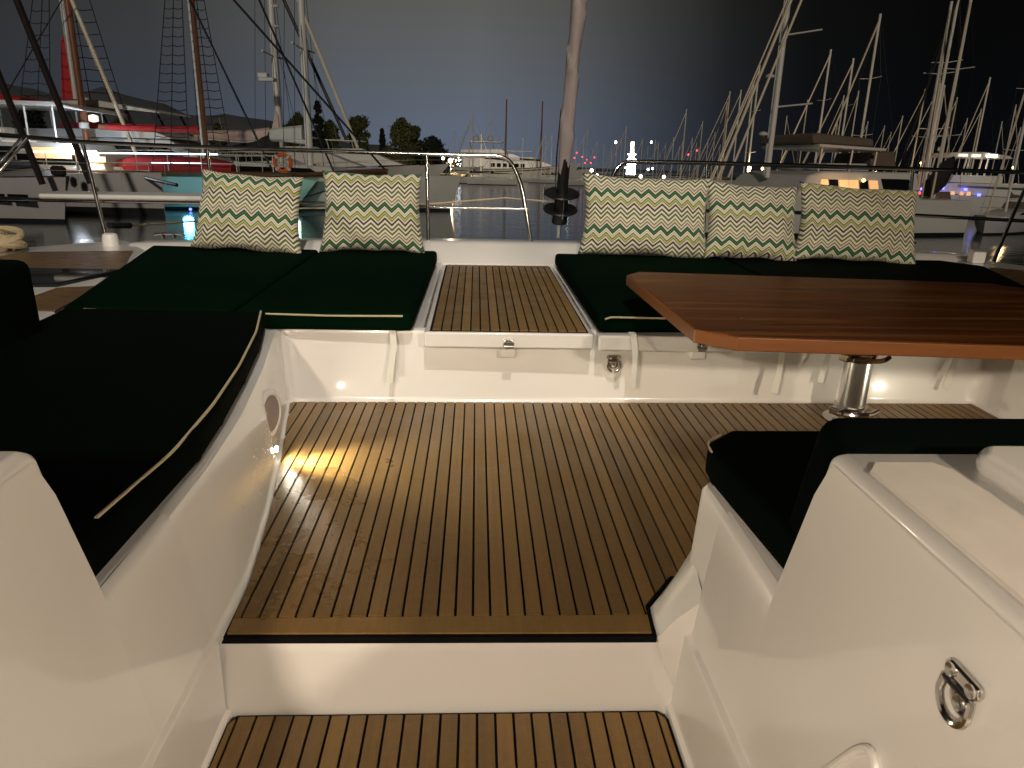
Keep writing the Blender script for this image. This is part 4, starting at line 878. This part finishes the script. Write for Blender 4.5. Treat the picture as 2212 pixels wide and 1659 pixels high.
MB().box((-1.0, -.6, 3.35), (1.3, .9, .5)).build('liferaft', 'mast_cream', L0, bevel=.12)
mbp = loc(L0, atY(186, 290, 54)); MB().tube([(mbp.x, mbp.y, 1.7), (mbp.x, mbp.y, 16)], .16, 12).build('mast', 'mast_brown', L0, smooth=True); MB().tube([(mbp.x - .20, mbp.y - .12, 5.0), (mbp.x - .20, mbp.y - .12, 16)], .11, 8).build('furled_mainsail', 'hull_white', L0, smooth=True)
MB().extrude([(mbp.x - .15, mbp.y, 5.0), (mbp.x - 1.0, mbp.y, 5.0), (mbp.x - .6, mbp.y, 7.6), (mbp.x - .2, mbp.y, 8.4)], (0, .12, 0)).build('loose_sail', 'red_canvas', L0)
for k in (0, 1): MB().lathe([(.05, 0), (.22, .05), (.22, .3), (.05, .36)], 14, (mbp.x + .15 + k * .4, mbp.y - .3 + k * .2, 3.6 + k * .35)).build('radar_dome', 'lit_soft' if k else 'hull_white', L0, smooth=True)  # upper dome glows of itself, brightness put in as emission
for sg in (-1, 1): ratlines(L0, (mbp.x, mbp.y + sg * .1, 14.5), [(mbp.x - 1.7, mbp.y + sg * 2.0, 4.7), (mbp.x - .8, mbp.y + sg * 2.1, 4.7), (mbp.x + (.9 if sg > 0 else -.2), mbp.y + sg * 2.1, 4.7)], 18)
wire(L0, loc(L0, atY(297, 340, 54)), loc(L0, atY(155, 0, 54)), .10, 'mast_cream', 'forestay', 8)
# bright work lamp and glowing saloon on it
fx = loc(L0, atY(161, 321, 50.2)); MB().lathe([(.03, 0), (.20, .04), (.22, .18), (.06, .26)], 14, fx, Matrix.Rotation(R(90), 3, 'X')).build('work_lamp', 'lit_white', L0, smooth=True)
MB().tube([fx, fx + Vector((0, .1, -1.2))], .05, 6).build('lamp_bracket', 'wire', L0); lamp('work_light', 'POINT', fx + Vector((.1, -.7, .3)), 420, (.72, .84, 1), .12, parent=L0)
fx = loc(L0, atY(215, 345, 50.2)); MB().box(fx, (.55, .05, .25)).build('lit_window', 'lit_gold', L0); MB().box(fx + Vector((.2, 0, -.75)), (1.0, .05, .25)).build('lit_window', 'lit_warm', L0)
lamp('saloon_light', 'POINT', fx + Vector((.1, -.7, 0)), 50, (1, .62, .25), .2, parent=L0)
fx = loc(L0, atY(110, 330, 50.2)); MB().box(fx, (1.9, .05, .5)).build('lit_window', 'lit_warm', L0)

# ---- left: two white masted yachts behind the gulet
def yacht_sail(label, px, y, rz, stay_px, boom_len, boom_m, bag, spreaders=(.32, .55, .78), stay_m='mast_cream'):
    x, yy = spot_xy(px, y); o = thing('sailing_yacht', label, 'sailboat', (x, y, ZW), R(rz), 'white masted yachts behind the gulet', 1.4)
    hull_parts(o, 16, 4.6, 1.4, 1.8, .6, x0=1.0); block(o, 'cabin', 'hull_white', [(-4, 1.4), (4, 1.6), (3, 2.1), (-4, 2.3)], 3.0, 2.4); pane(o, [(-3, 1.75), (2.4, 1.8), (2, 2.0), (-3, 2.05)], 2.86)
    mast_parts(o, 1.5, 0, 1.5, 21, .20, spreaders=spreaders, sw=1.5, r1=.16)
    MB().tube([(1.4, 0, 3.3), (1.4 - boom_len, 0, 3.5)], .13, 8).build('boom', 'mast_white', o, smooth=True)
    MB().add(*lofted([(1.2, .2, 3.3, 4.15), (-.5, .3, 3.3, 3.95), (1.8 - boom_len, .28, 3.45, 3.9), (1.4 - boom_len, .1, 3.5, 3.7)])).build('sail_cover', boom_m, o, smooth=True)
    if bag: MB().add(*lofted([(1.55, .25, 2.4, 4.6), (.2, .3, 2.3, 3.5), (-2.5, .2, 2.2, 2.8)])).build('sail_bag', 'dark_canvas', o, smooth=True)
    p = loc(o, atY(stay_px[0], stay_px[1], y - .5)); q_ = loc(o, atY(stay_px[2], 0, y - .2)); wire(o, p, p + (q_ - p) * 1.4, .09, stay_m, 'forestay', 8)
    for sg in (-1, 1):
        for k, (xa, za) in enumerate(((1.2, 20), (1.5, 14), (1.9, 9))): wire(o, (xa - .3 + k * .3, sg * 2.2, 1.5), (1.5, sg * .15, za), .014, 'wire', 'shroud', 4)
    return o
Y4 = yacht_sail('white masted yacht with dark sail bag, left of the pair behind the gulet', 550, 60, -8, (748, 302, 613), 5.2, 'pink_lit_canvas', True, stay_m='wire')
MB().tube([Vector((.9 - .12 * k, -.32, 2.62 + .10 * math.sin(k * 2.1) + .05 * math.sin(k * 5.3) + .006 * k)) for k in range(26)], .022, 4).build('lettering', 'mast_cream', Y4)
Y5 = yacht_sail('white masted yacht with radar and pale boom, right of the pair behind the gulet', 608, 56, -8, (773, 320, 643), 1.9, 'hull_white', False)
fx = loc(Y5, atY(578, 172, 56)); MB().box(fx, (.8, .5, .18)).build('radar', 'hull_white', Y5, bevel=.05); MB().box(fx + Vector((-.2, 0, .2)), (.5, .4, .22)).build('radar_bracket', 'mast_white', Y5, bevel=.04)
for py_ in (18, 62): MB().lathe([(.02, 0), (.16, .05), (.18, .12), (.05, .2)], 12, loc(Y5, atY(596, py_, 55.7))).build('deck_floodlight', 'hull_white', Y5, smooth=True)
MB().extrude([loc(Y5, atY(582, 300, 56.2)), loc(Y5, atY(606, 300, 56.2)), loc(Y5, atY(600, 250, 56.2)), loc(Y5, atY(595, 240, 56.2))], (0, .1, 0)).build('sail_corner', 'pink_lit_canvas', Y5)

# ---- motor yachts in line towards the middle
def motor_yacht(label, px, py, L, rz, group=None, hm='hull_white', y=None, fly=True, sc=1.0, lit=None):
    """bow waterline at (px, py); rz heading"""
    b = atZ(px, py, ZW); r_ = R(rz); hd = Vector((math.cos(r_), math.sin(r_), 0)); o = thing('motor_yacht', label, 'yacht', b - hd * (L / 2), r_, group)
    k = L / 18; B = 4.8 * k
    hull_parts(o, L, B, 1.5 * k, 2.5 * k, 2.2 * k, hm, wl=.16)
    P = lambda pr: [(x * k, z * k) for x, z in pr]
    block(o, 'deckhouse', 'hull_white', P([(-7.6, 1.5), (4.6, 2.2), (2.8, 2.75), (.2, 3.7), (-7.6, 3.75)]), B * .84, B * .66, bevel=.08)
    pane(o, P([(-6.4, 2.6), (2.3, 2.72), (.1, 3.45), (-6.4, 3.35)]), lambda z: B * .42 - .11 * B * (z / k - 1.5) / 2.25 + .01, lit or 'glass_dark')
    pane(o, P([(2.9, 1.15), (4.2, 1.25), (4.0, 1.6), (2.9, 1.5)]), lambda z: B * .405, 'glass_dark', 'porthole', th=.06)
    if fly:
        block(o, 'flybridge', 'hull_white', P([(-7.8, 3.72), (-.2, 3.72), (-1.6, 4.35), (-7.8, 4.15)]), B * .74, B * .70, bevel=.08); block(o, 'hardtop', 'hull_white', P([(-6.8, 5.35), (-1.6, 5.30), (-1.2, 5.42), (-6.8, 5.52)]), B * .62, B * .6)
        for x in (-6.2, -2.6):
            for sg in (-1, 1): MB().tube([(x * k, sg * B * .3, 3.9 * k), ((x - .4) * k, sg * B * .28, 5.4 * k)], .06 * k, 6).build('hardtop_leg', 'hull_white', o)
        MB().lathe([(.25 * k, 0), (.3 * k, .1 * k), (.2 * k, .4 * k), (.05, .45 * k)], 12, (-4.5 * k, 0, 5.5 * k)).build('radar_dome', 'hull_white', o, smooth=True)
        MB().tube([(-5.4 * k, .3, 5.5 * k), (-5.8 * k, .3, 7.4 * k)], .02, 5).build('whip_antenna', 'wire_light', o)
    for sg in (-1, 1):
        MB().tube([(8.6 * k + 1.6 * k, sg * .15, 3.05 * k), (6 * k, sg * B * .33, 2.95 * k), (2.5 * k, sg * B * .47, 2.7 * k), (-1 * k, sg * B * .48, 2.4 * k)], .02, 5).build('guard_rail', 'wire_light', o)
    for q in range(7): MB().tube([((8.5 - q * 1.4) * k, -B * min(.47, .10 + .09 * q), (2.4 - .07 * q) * k), ((8.5 - q * 1.4) * k, -B * min(.47, .10 + .09 * q), (3.0 - .07 * q) * k)], .016, 4).build('stanchion', 'wire_light', o)
    return o
motor_yacht('white motor yacht with raked bow in front, left of the centre quay lights', 868, 402, 25, -4, 'motor yachts moored left of centre')
motor_yacht('white motor yacht whose raked bow reaches nearest the golden quay lights', 940, 391, 30, -2, 'motor yachts moored left of centre')
motor_yacht('white motor yacht half hidden behind the leftmost zigzag pillow and lifebuoy', 775, 414, 21, -6, 'motor yachts moored left of centre', 'hull_grey')
C1 = motor_yacht('large white yacht with domes and swept dark windows behind the centre rail', 1224, 388, 44, -3); 
for k, (x, z) in enumerate(((-8.0, 13.4), (-13.5, 13.4))): MB().lathe([(.5, 0), (1.1, .5), (1.1, 1.4), (.3, 2.3)], 12, (x, .2, z)).build('satellite_dome', 'hull_white', C1, smooth=True)
motor_yacht('white yacht bow showing just right of the furled sail', 1262, 392, 30, -5)
# centre: white two masted motor sailer with brown stripes
b0 = atZ(1112, 390, ZW); C2 = thing('two_masted_boat', 'white hulled two masted boat with brown stripes and a row of square windows', 'boat', b0, R(-2), sc=3.2)
hull_parts(C2, 8.8, 2.8, .95, 1.5, .7, wl=.10, cut=.6)
for z, m_ in ((.78, 'wood_dark'), (.98, 'wood_dark')):
    for sg in (-1, 1): MB().tube([(x, sg * (1.43 * (.62 + .38 * math.sin(PI * min(.5, (x + 4.4) / 8.8))) if x < 0 else 1.43 * (1 - (x / 4.75) ** 2.3)) , z + (.5 * ((x + 4.4) / 8.8) ** 2.2)) for x in np.linspace(-4.3, 4.4, 18)], .035, 5).build('rubbing_strake', m_, C2)
block(C2, 'deckhouse', 'hull_white', [(-3.2, .95), (1.6, 1.0), (1.2, 1.75), (-2.6, 1.75)], 2.0, 1.8)
for k in range(6): pane(C2, [(-2.3 + k * .56, 1.2), (-1.92 + k * .56, 1.2), (-1.92 + k * .56, 1.55), (-2.3 + k * .56, 1.55)], 1.93)
for px, py_ in ((1092, 214), (1168, 219)):
    p = loc(C2, atY(px, 340, b0.y)); h_ = (atY(px, py_, b0.y).z - ZW) / 3.2; MB().tube([(p.x, 0, 1.0), (p.x, 0, h_)], .085, 8, r1=.06).build('mast', 'mast_brown', C2, smooth=True)
    MB().tube([(p.x, 0, 1.9), (p.x - 2.0, 0, 2.0)], .09, 6).build('boom', 'dark_canvas', C2)
    for sg in (-1, 1): wire(C2, (p.x - .2, sg * 1.3, 1.1), (p.x, 0, h_ * .8), .012, 'wire', 'shroud', 4)

# ---- right: catamaran with brown bimini and lit windows
x_, y_ = spot_xy(1765, 42); R1 = thing('moored_catamaran', 'white catamaran with brown bimini and warmly lit windows behind the right pillows', 'catamaran', (x_, y_, ZW), R(195), sc=1.28)
for yy in (-2.4, 2.4): hull_parts(R1, 13, 1.9, 1.5, 1.75, .2, y0=yy, x0=.5, cut=.85)
block(R1, 'bridge_deck', 'hull_white', [(-5, .8), (3.4, .8), (3.8, 1.55), (-5, 1.55)], 4.6)
block(R1, 'saloon', 'hull_white', [(-3.6, 1.5), (3.0, 1.5), (2.2, 2.45), (1.4, 2.62), (-3.6, 2.66)], 5.4, 4.6, bevel=.12)
hw = lambda z: 2.7 - .4 * (z - 1.5) / 1.16 + .02
for k in range(6): pane(R1, [(1.75 - .52 * k, 1.85), (1.31 - .52 * k, 1.85), (1.31 - .52 * k, 2.28), (1.75 - .52 * k - (.12 if k == 0 else 0), 2.28)], hw, ('lit_warm', 'glass_dark', 'lit_warm', 'lit_warm', 'glass_dark', 'lit_warm')[k], 'lit_window' if k in (0, 2, 3, 5) else 'window')
pane(R1, [(-1.6, 1.75), (-3.2, 1.75), (-3.0, 2.36), (-1.5, 2.36)], hw, 'glass_dark')
for sg in (-1, 1): MB().lathe([(.02, 0), (.09, .06), (.09, .1), (.02, .16)], 10, (-.4, sg * 2.62, 2.2)).build('saloon_lamp', 'lit_gold', R1)
block(R1, 'flybridge', 'hull_grey', [(-1.6, 2.66), (.9, 2.66), (.6, 2.95), (-1.5, 2.98)], 3.2, 3.0); block(R1, 'bimini', 'brown_canvas', [(-1.4, 3.66), (1.75, 3.72), (1.75, 4.08), (1.5, 4.14), (-1.4, 4.00)], 3.8, 3.4, bevel=.1); block(R1, 'bimini_edge', 'hull_white', [(-2.0, 3.50), (1.5, 3.57), (1.5, 3.70), (-2.0, 3.62)], 3.9)
for x in (-1.7, -.4, 1.2):
    for sg in (-1, 1): MB().tube([(x, sg * 1.7, 2.6), (x, sg * 1.75, 3.6)], .04, 6).build('bimini_post', 'mast_white', R1)
block(R1, 'seat_cover', 'brown_canvas', [(-3.4, 2.7), (-2.0, 2.8), (-2.0, 3.45), (-3.4, 3.55)], 2.6, 2.0)
p = loc(R1, atY(1664, 322, 41)); pt = loc(R1, atY(1735, 0, 41)); MB().tube([(p.x, p.y, 2.3), (p.x, p.y, 22)], .115, 12).build('mast', 'mast_white', R1, smooth=True); MB().tube([(p.x, p.y - .12, 3), (p.x, p.y - .12, 22)], .05, 6).build('sail_track', 'wire', R1)
for z in (5.2, 8.0): MB().tube([(p.x - .9, p.y + 1.2, z + .1), (p.x, p.y, z), (p.x - .9, p.y - 1.2, z + .1)], .04, 5).build('spreader', 'mast_white', R1)
for z in (4.0, 6.3): MB().lathe([(.04, 0), (.18, .05), (.18, .14), (.04, .2)], 10, (p.x + .45, p.y, z)).build('steaming_light', 'hull_white', R1)
for (ax, bx, by, r_) in ((1709, 1566, 347, .062), (1716, 1588, 347, .05), (1700, 1541, 372, .035)):
    a = loc(R1, atY(bx, by, 39)); b = loc(R1, atY(ax, 0 if ax != 1716 else 37, 39.8)); wire(R1, a + (a - b) * .12, b + (b - a) * .6, r_, 'mast_cream', 'forestay', 8)
p2 = loc(R1, atY(1659, 313, 43)); MB().tube([(p2.x, p2.y, 2), (p2.x, p2.y, 11.5)], .07, 8).build('flag_mast', 'mast_white', R1, smooth=True)
lamp('saloon_light', 'POINT', (1.0, 3.3, 2.0), 40, (1, .55, .25), .1, parent=R1)

# ---- right: motor yacht with lit hardtop and blue lights
x_, y_ = spot_xy(2085, 62); R6 = thing('motor_yacht', 'motor yacht with glowing white hardtop and violet blue lights at the right', 'yacht', (x_, y_, ZW), R(176), sc=1.2)
hull_parts(R6, 14, 4.4, 1.4, 1.9, 1.2); block(R6, 'deckhouse', 'hull_white', [(-5, 1.4), (3.4, 1.7), (2.0, 2.35), (-5, 2.4)], 3.9, 3.4); block(R6, 'wing', 'hull_white', [(-6.2, 2.05), (1.0, 2.2), (1.0, 2.38), (-6.2, 2.30)], 4.4)
block(R6, 'hardtop', 'hull_white', [(-2.6, 4.05), (1.9, 4.10), (1.7, 4.40), (-.6, 4.48), (-2.4, 4.25)], 3.0, 2.6, bevel=.06); block(R6, 'upper_house', 'hull_white', [(-2.2, 2.4), (1.5, 2.4), (1.2, 2.9), (-2.2, 2.9)], 3.0, 2.8)
for x in (-2.0, -.9, .4, 1.4):
    for sg in (-1, 1): MB().tube([(x, sg * 1.35, 2.8), (x - .1, sg * 1.3, 4.1)], .06, 6).build('hardtop_post', 'hull_white', R6)
for x, m_ in ((.9, 'lit_soft'), (0.0, 'lit_soft'), (-.9, 'lit_far'), (-1.3, 'lit_far')): MB().box((x, 1.50, 4.22), (.62 if m_ == 'lit_soft' else .22, .05, .18)).build('ceiling_light', m_, R6)
for x, z in ((2.6, 2.0), (2.2, 2.0), (.6, 1.95), (-.4, 1.6), (3.6, 1.9)): MB().box((x, 2.05, z), (.22, .06, .18)).build('accent_light', 'lit_blue', R6)
for x in (1.6, 1.0, .5): MB().extrude([(x, 2.03, 1.35), (x - .35, 2.03, 1.35), (x - .28, 2.03, 1.8), (x - .05, 2.03, 1.8)], (0, .04, 0)).build('lit_window', 'lit_warm', R6)
lamp('hardtop_light', 'POINT', (0, 1.2, 3.6), 45, (1, .85, .7), .1, parent=R6); lamp('accent_lamp', 'POINT', (2.4, 2.9, 2.2), 30, (.25, .22, 1), .1, parent=R6)
MB().lathe([(.05, 0), (.2, .1), (.2, .3), (.05, .4)], 10, (1.7, 0, 4.45)).build('radar_dome', 'hull_white', R6)
# small boat with red stern light
x_, y_ = spot_xy(1935, 54); o = thing('small_boat', 'small low boat with red lamp between the bimini boat and violet lit yacht', 'boat', (x_, y_, ZW), R(190), sc=1.3); hull_parts(o, 7, 2.4, .9, 1.2, .6, 'hull_white')
block(o, 'cuddy', 'hull_white', [(-1, .9), (1.8, 1.0), (1.0, 1.6), (-1, 1.7)], 1.7, 1.4); pane(o, [(-.6, 1.2), (1.0, 1.2), (.6, 1.5), (-.6, 1.5)], 1.66)
MB().lathe([(.03, 0), (.10, .06), (.10, .14), (.03, .2)], 10, (-1.2, 1.0, 1.5)).build('red_lamp', 'lit_red', o); lamp('red_light', 'POINT', (-1.2, 1.5, 1.6), 14, (1, .06, .08), .05, parent=o)
# black covered thing: bagged sail upright on the near right bows
o = tag(MB().add(*lofted([(-.55, .30, -.75, .1), (-.2, .34, -.55, .55), (.15, .32, -.3, .85), (.42, .18, .25, .95)])).build('covered_outboard', 'dark_canvas', smooth=True), 'black canvas covered shape standing on the near right bows', 'cover'); o.location = atY(2030, 395, 50.0) + Vector((0, 0, .1)); o.rotation_euler = (0, 0, R(10)); o.scale = (1.8, 1.4, 1.8)

# ------------------------------------------------------------------ trees on the quay
def tree(label, px, ptop, pbot_w, y, m_, shape='round', seed=1, leaf=.46):
    rnd = random.Random(seed); base_z = ZW + 1.1; p = atY(px, ptop, y); h = p.z - base_z; w = pbot_w / F * y * 1.18
    o = thing('pine_tree' if shape == 'cone' else 'quay_tree', label, 'tree', (p.x, y, base_z), 0, 'trees on the quay')
    tr = MB(); tr.tube([(0, 0, 0), (.05, 0, h * .4), (0, .05, h * .9)], .4, 7, r1=.05)
    for k in range(6):
        a = rnd.uniform(0, 6.28); z = h * rnd.uniform(.25, .7); tr.tube([(0, 0, z), (math.cos(a) * w * .25, math.sin(a) * w * .25, z + h * .12)], .08, 5, r1=.03)
    tr.build('trunk', 'bark', o, smooth=True)
    cl_ = []
    for k in range(64 if shape != 'cone' else 70):
        t = rnd.random(); a = rnd.uniform(0, 6.28)
        if shape == 'cone': z = h * (.08 + .90 * t); rr = w / 2 * (1 - t) ** .8 * rnd.uniform(.45, 1.0); cr = .22 * w * (1 - t * .75)
        elif shape == 'tall': z = h * (.12 + .80 * t); rr = w / 2 * (math.sin(PI * (.18 + .72 * t)) ** .7) * rnd.uniform(.1, .75); cr = w * rnd.uniform(.16, .28)
        else: z = h * (.15 + .72 * t); rr = w / 2 * math.sqrt(max(.05, 1 - (max(0, t - .25) / .78) ** 2)) * rnd.uniform(.1, .82); cr = w * rnd.uniform(.13, .21)
        cl_.append((math.cos(a) * rr, math.sin(a) * rr, z, cr))
    cl_.append((0, 0, h * .93, w * .10))
    vs = []; fs = []
    for (x, yy, z, cr) in cl_:
        for q in range(110):
            d = Vector((rnd.gauss(0, 1), rnd.gauss(0, 1), rnd.gauss(0, 1))).normalized() * cr * rnd.uniform(.25, 1.0) * (1.35 if rnd.random() < .12 else 1); c = Vector((x, yy, max(.2, z) + d.z * .9)) + Vector((d.x, d.y, 0))
            u = Vector((rnd.gauss(0, 1), rnd.gauss(0, 1), rnd.gauss(0, 1))).normalized(); v = u.orthogonal().normalized(); s_ = leaf * rnd.uniform(.6, 1.3); b = len(vs)
            vs += [c - u * s_, c + v * s_ * .55, c + u * s_, c - v * s_ * .55]; fs.append((b, b + 1, b + 2, b + 3))
    MB().add(vs, fs).build('crown', m_, o); return o
tree('broad olive tree half hidden behind the dark conifer on the quay', 642, 240, 62, 231, 'leaf_olive', seed=1)
tree('tall black conifer standing above the other quay trees', 685, 219, 40, 224, 'leaf_dark', 'cone', seed=2, leaf=.6)
tree('small tree at the right foot of the tall black conifer', 712, 256, 32, 229, 'leaf_olive', 'tall', seed=3)
tree('slim upright tree standing alone between conifer and big clump', 774, 245, 40, 228, 'leaf_olive', 'tall', seed=4)
tree('small pointed conifer just left of the big rounded tree', 825, 277, 22, 235, 'leaf_dark', 'cone', seed=5)
tree('big rounded green tree left of the centre rail post', 868, 252, 64, 226, 'leaf_pale', 'round', seed=6)
tree('narrow tree joined to the right flank of the big rounded tree', 897, 268, 26, 229, 'leaf_olive', 'tall', seed=7)
tree('low dark domed tree at the end of the quay', 934, 295, 66, 222, 'leaf_dark', 'round', seed=8)
tree('distant olive tree between the rigging above the red boom', 258, 246, 50, 237, 'leaf_olive', 'round', seed=9); tree('faint small tree right of the brown gulet mast', 468, 262, 34, 242, 'leaf_pale', 'round', seed=10); tree('dark tree behind the red canopy at far left', 60, 205, 60, 235, 'leaf_dark', 'round', seed=11)

# ------------------------------------------------------------------ rocks and lights at the quay end
rnd = random.Random(4); vs = MB(); 
for k in range(170):
    p = atZ(rnd.uniform(925, 1012), rnd.uniform(371, 381), ZW); p.y = rnd.uniform(186, 212); p.x = (rnd.uniform(925, 1015) - 1030) / F * p.y; r0 = rnd.uniform(.5, 1.5)
    pr = [(r0 * .5, -r0 * .7), (r0 * rnd.uniform(.8, 1.1), -.1), (r0 * rnd.uniform(.6, .9), r0 * .5), (r0 * .2, r0 * .75)]
    vs.lathe(pr, 6, (p.x, p.y, ZW + rnd.uniform(.0, .9)), Matrix.Rotation(rnd.uniform(-.5, .5), 3, 'X') @ Matrix.Rotation(rnd.uniform(0, 3), 3, 'Z'))
tag(vs.build('riprap', 'rock'), 'warmly lit heap of breakwater rocks at the quay end', 'rocks', kind='stuff')
def street_lamp(px, py, y, label, m_='lit_far', r=.28, e=0, col=(1, .8, .5), group='lamps round the marina', base=None):
    p = atY(px, py, y); z0 = ZW if base is None else base; o = thing('street_lamp', label, 'lamp', (p.x, y, z0), 0, group); h = p.z - z0
    MB().tube([(0, 0, 0), (0, 0, h - r)], .07, 6).build('pole', 'lamp_post', o); MB().lathe([(r * .3, -r), (r, -r * .4), (r * .9, r * .5), (r * .2, r)], 10, (0, 0, h)).build('lamp_head', m_, o, smooth=True)
    if e: lamp('lamp_light', 'POINT', (0, -r - .3, h), e, col, .3, parent=o)
    return o
street_lamp(973, 347, 204, 'brightest lamp at the quay end above its streak on the water', 'lit_far', .6, 7000, (1, .78, .45), base=ZW + .6)
street_lamp(957, 342, 214, 'bluish white lamp left of the brightest quay lamp', 'lit_far_white', .4, 0, base=ZW + 1)
for px, py, y, w_ in ((1620, 363, 70, 'brightest amber pontoon lamp left of the brown bimini boat'), (1893, 361, 60, 'amber pontoon lamp just right of the brown bimini boat'), (2190, 362, 64, 'amber pontoon lamp at the right edge of the picture'), (1990, 352, 90, 'small amber lamp behind the two tall white masts'), (1647, 364, 74, 'amber lamp at the foot of the bimini boat mast')):
    street_lamp(px, py, y, w_, 'lit_amber', .13, 260, (1, .68, .32), 'amber lamps along the right pontoon')
G4 = 'small town lights beyond the quay'
for k in range(60):
    px = rnd.uniform(930, 1040); py = rnd.uniform(338, 364); street_lamp(px, py, rnd.uniform(280, 400), 'small town light glittering beyond the end of the quay', rnd.choice(('lit_far', 'lit_far', 'lit_far_white', 'lit_amber')), rnd.uniform(.12, .34), 0, group=G4)
G5 = 'red lights on the far shore'
for px, py in ((1213, 341), (1216, 352), (1222, 357), (1230, 349), (1241, 341), (1246, 330), (1258, 339), (1267, 345), (1264, 352), (1284, 340), (1236, 363), (1250, 355), (1276, 352), (1207, 362)):
    street_lamp(px, py, 510, 'tiny red light in the cluster left of the bright tower', 'lit_red', .5, 0, group=G5)
for px, py, w_ in ((1487, 334, 'shorter left'), (1505, 325, 'taller right')): street_lamp(px, py, 380, w_ + ' one of two red topped beacons right of the tower', 'lit_red', .5, 0, group='red topped beacons')
street_lamp(1330, 307, 500, 'white floodlight pole left of the brilliant tower, level with its top', 'lit_far_white', .8, 0, group='white floodlights by the tower'); street_lamp(1407, 307, 500, 'white floodlight pole right of the brilliant tower, level with its top', 'lit_far_white', .7, 0, group='white floodlights by the tower')
for px, py in ((1232, 333), (1384, 352), (1400, 366), (1410, 364), (1352, 362)): street_lamp(px, py, 500, 'low white floodlight near the foot of the bright tower', 'lit_far_white', .7, 0, group='white floodlights by the tower')
for px, py in ((1384, 381), (1434, 382), (1278, 368), (1290, 379)): street_lamp(px, py, 180, 'small warm lamp low among the distant hulls', 'lit_far', .38, 0, group='low lamps among distant hulls')
p = atY(1367, 306, 510); tw = thing('lit_tower', 'brilliant white lit tower on the far shore right of centre', 'tower', (p.x, 510, ZW + 2)); h = p.z - ZW - 2
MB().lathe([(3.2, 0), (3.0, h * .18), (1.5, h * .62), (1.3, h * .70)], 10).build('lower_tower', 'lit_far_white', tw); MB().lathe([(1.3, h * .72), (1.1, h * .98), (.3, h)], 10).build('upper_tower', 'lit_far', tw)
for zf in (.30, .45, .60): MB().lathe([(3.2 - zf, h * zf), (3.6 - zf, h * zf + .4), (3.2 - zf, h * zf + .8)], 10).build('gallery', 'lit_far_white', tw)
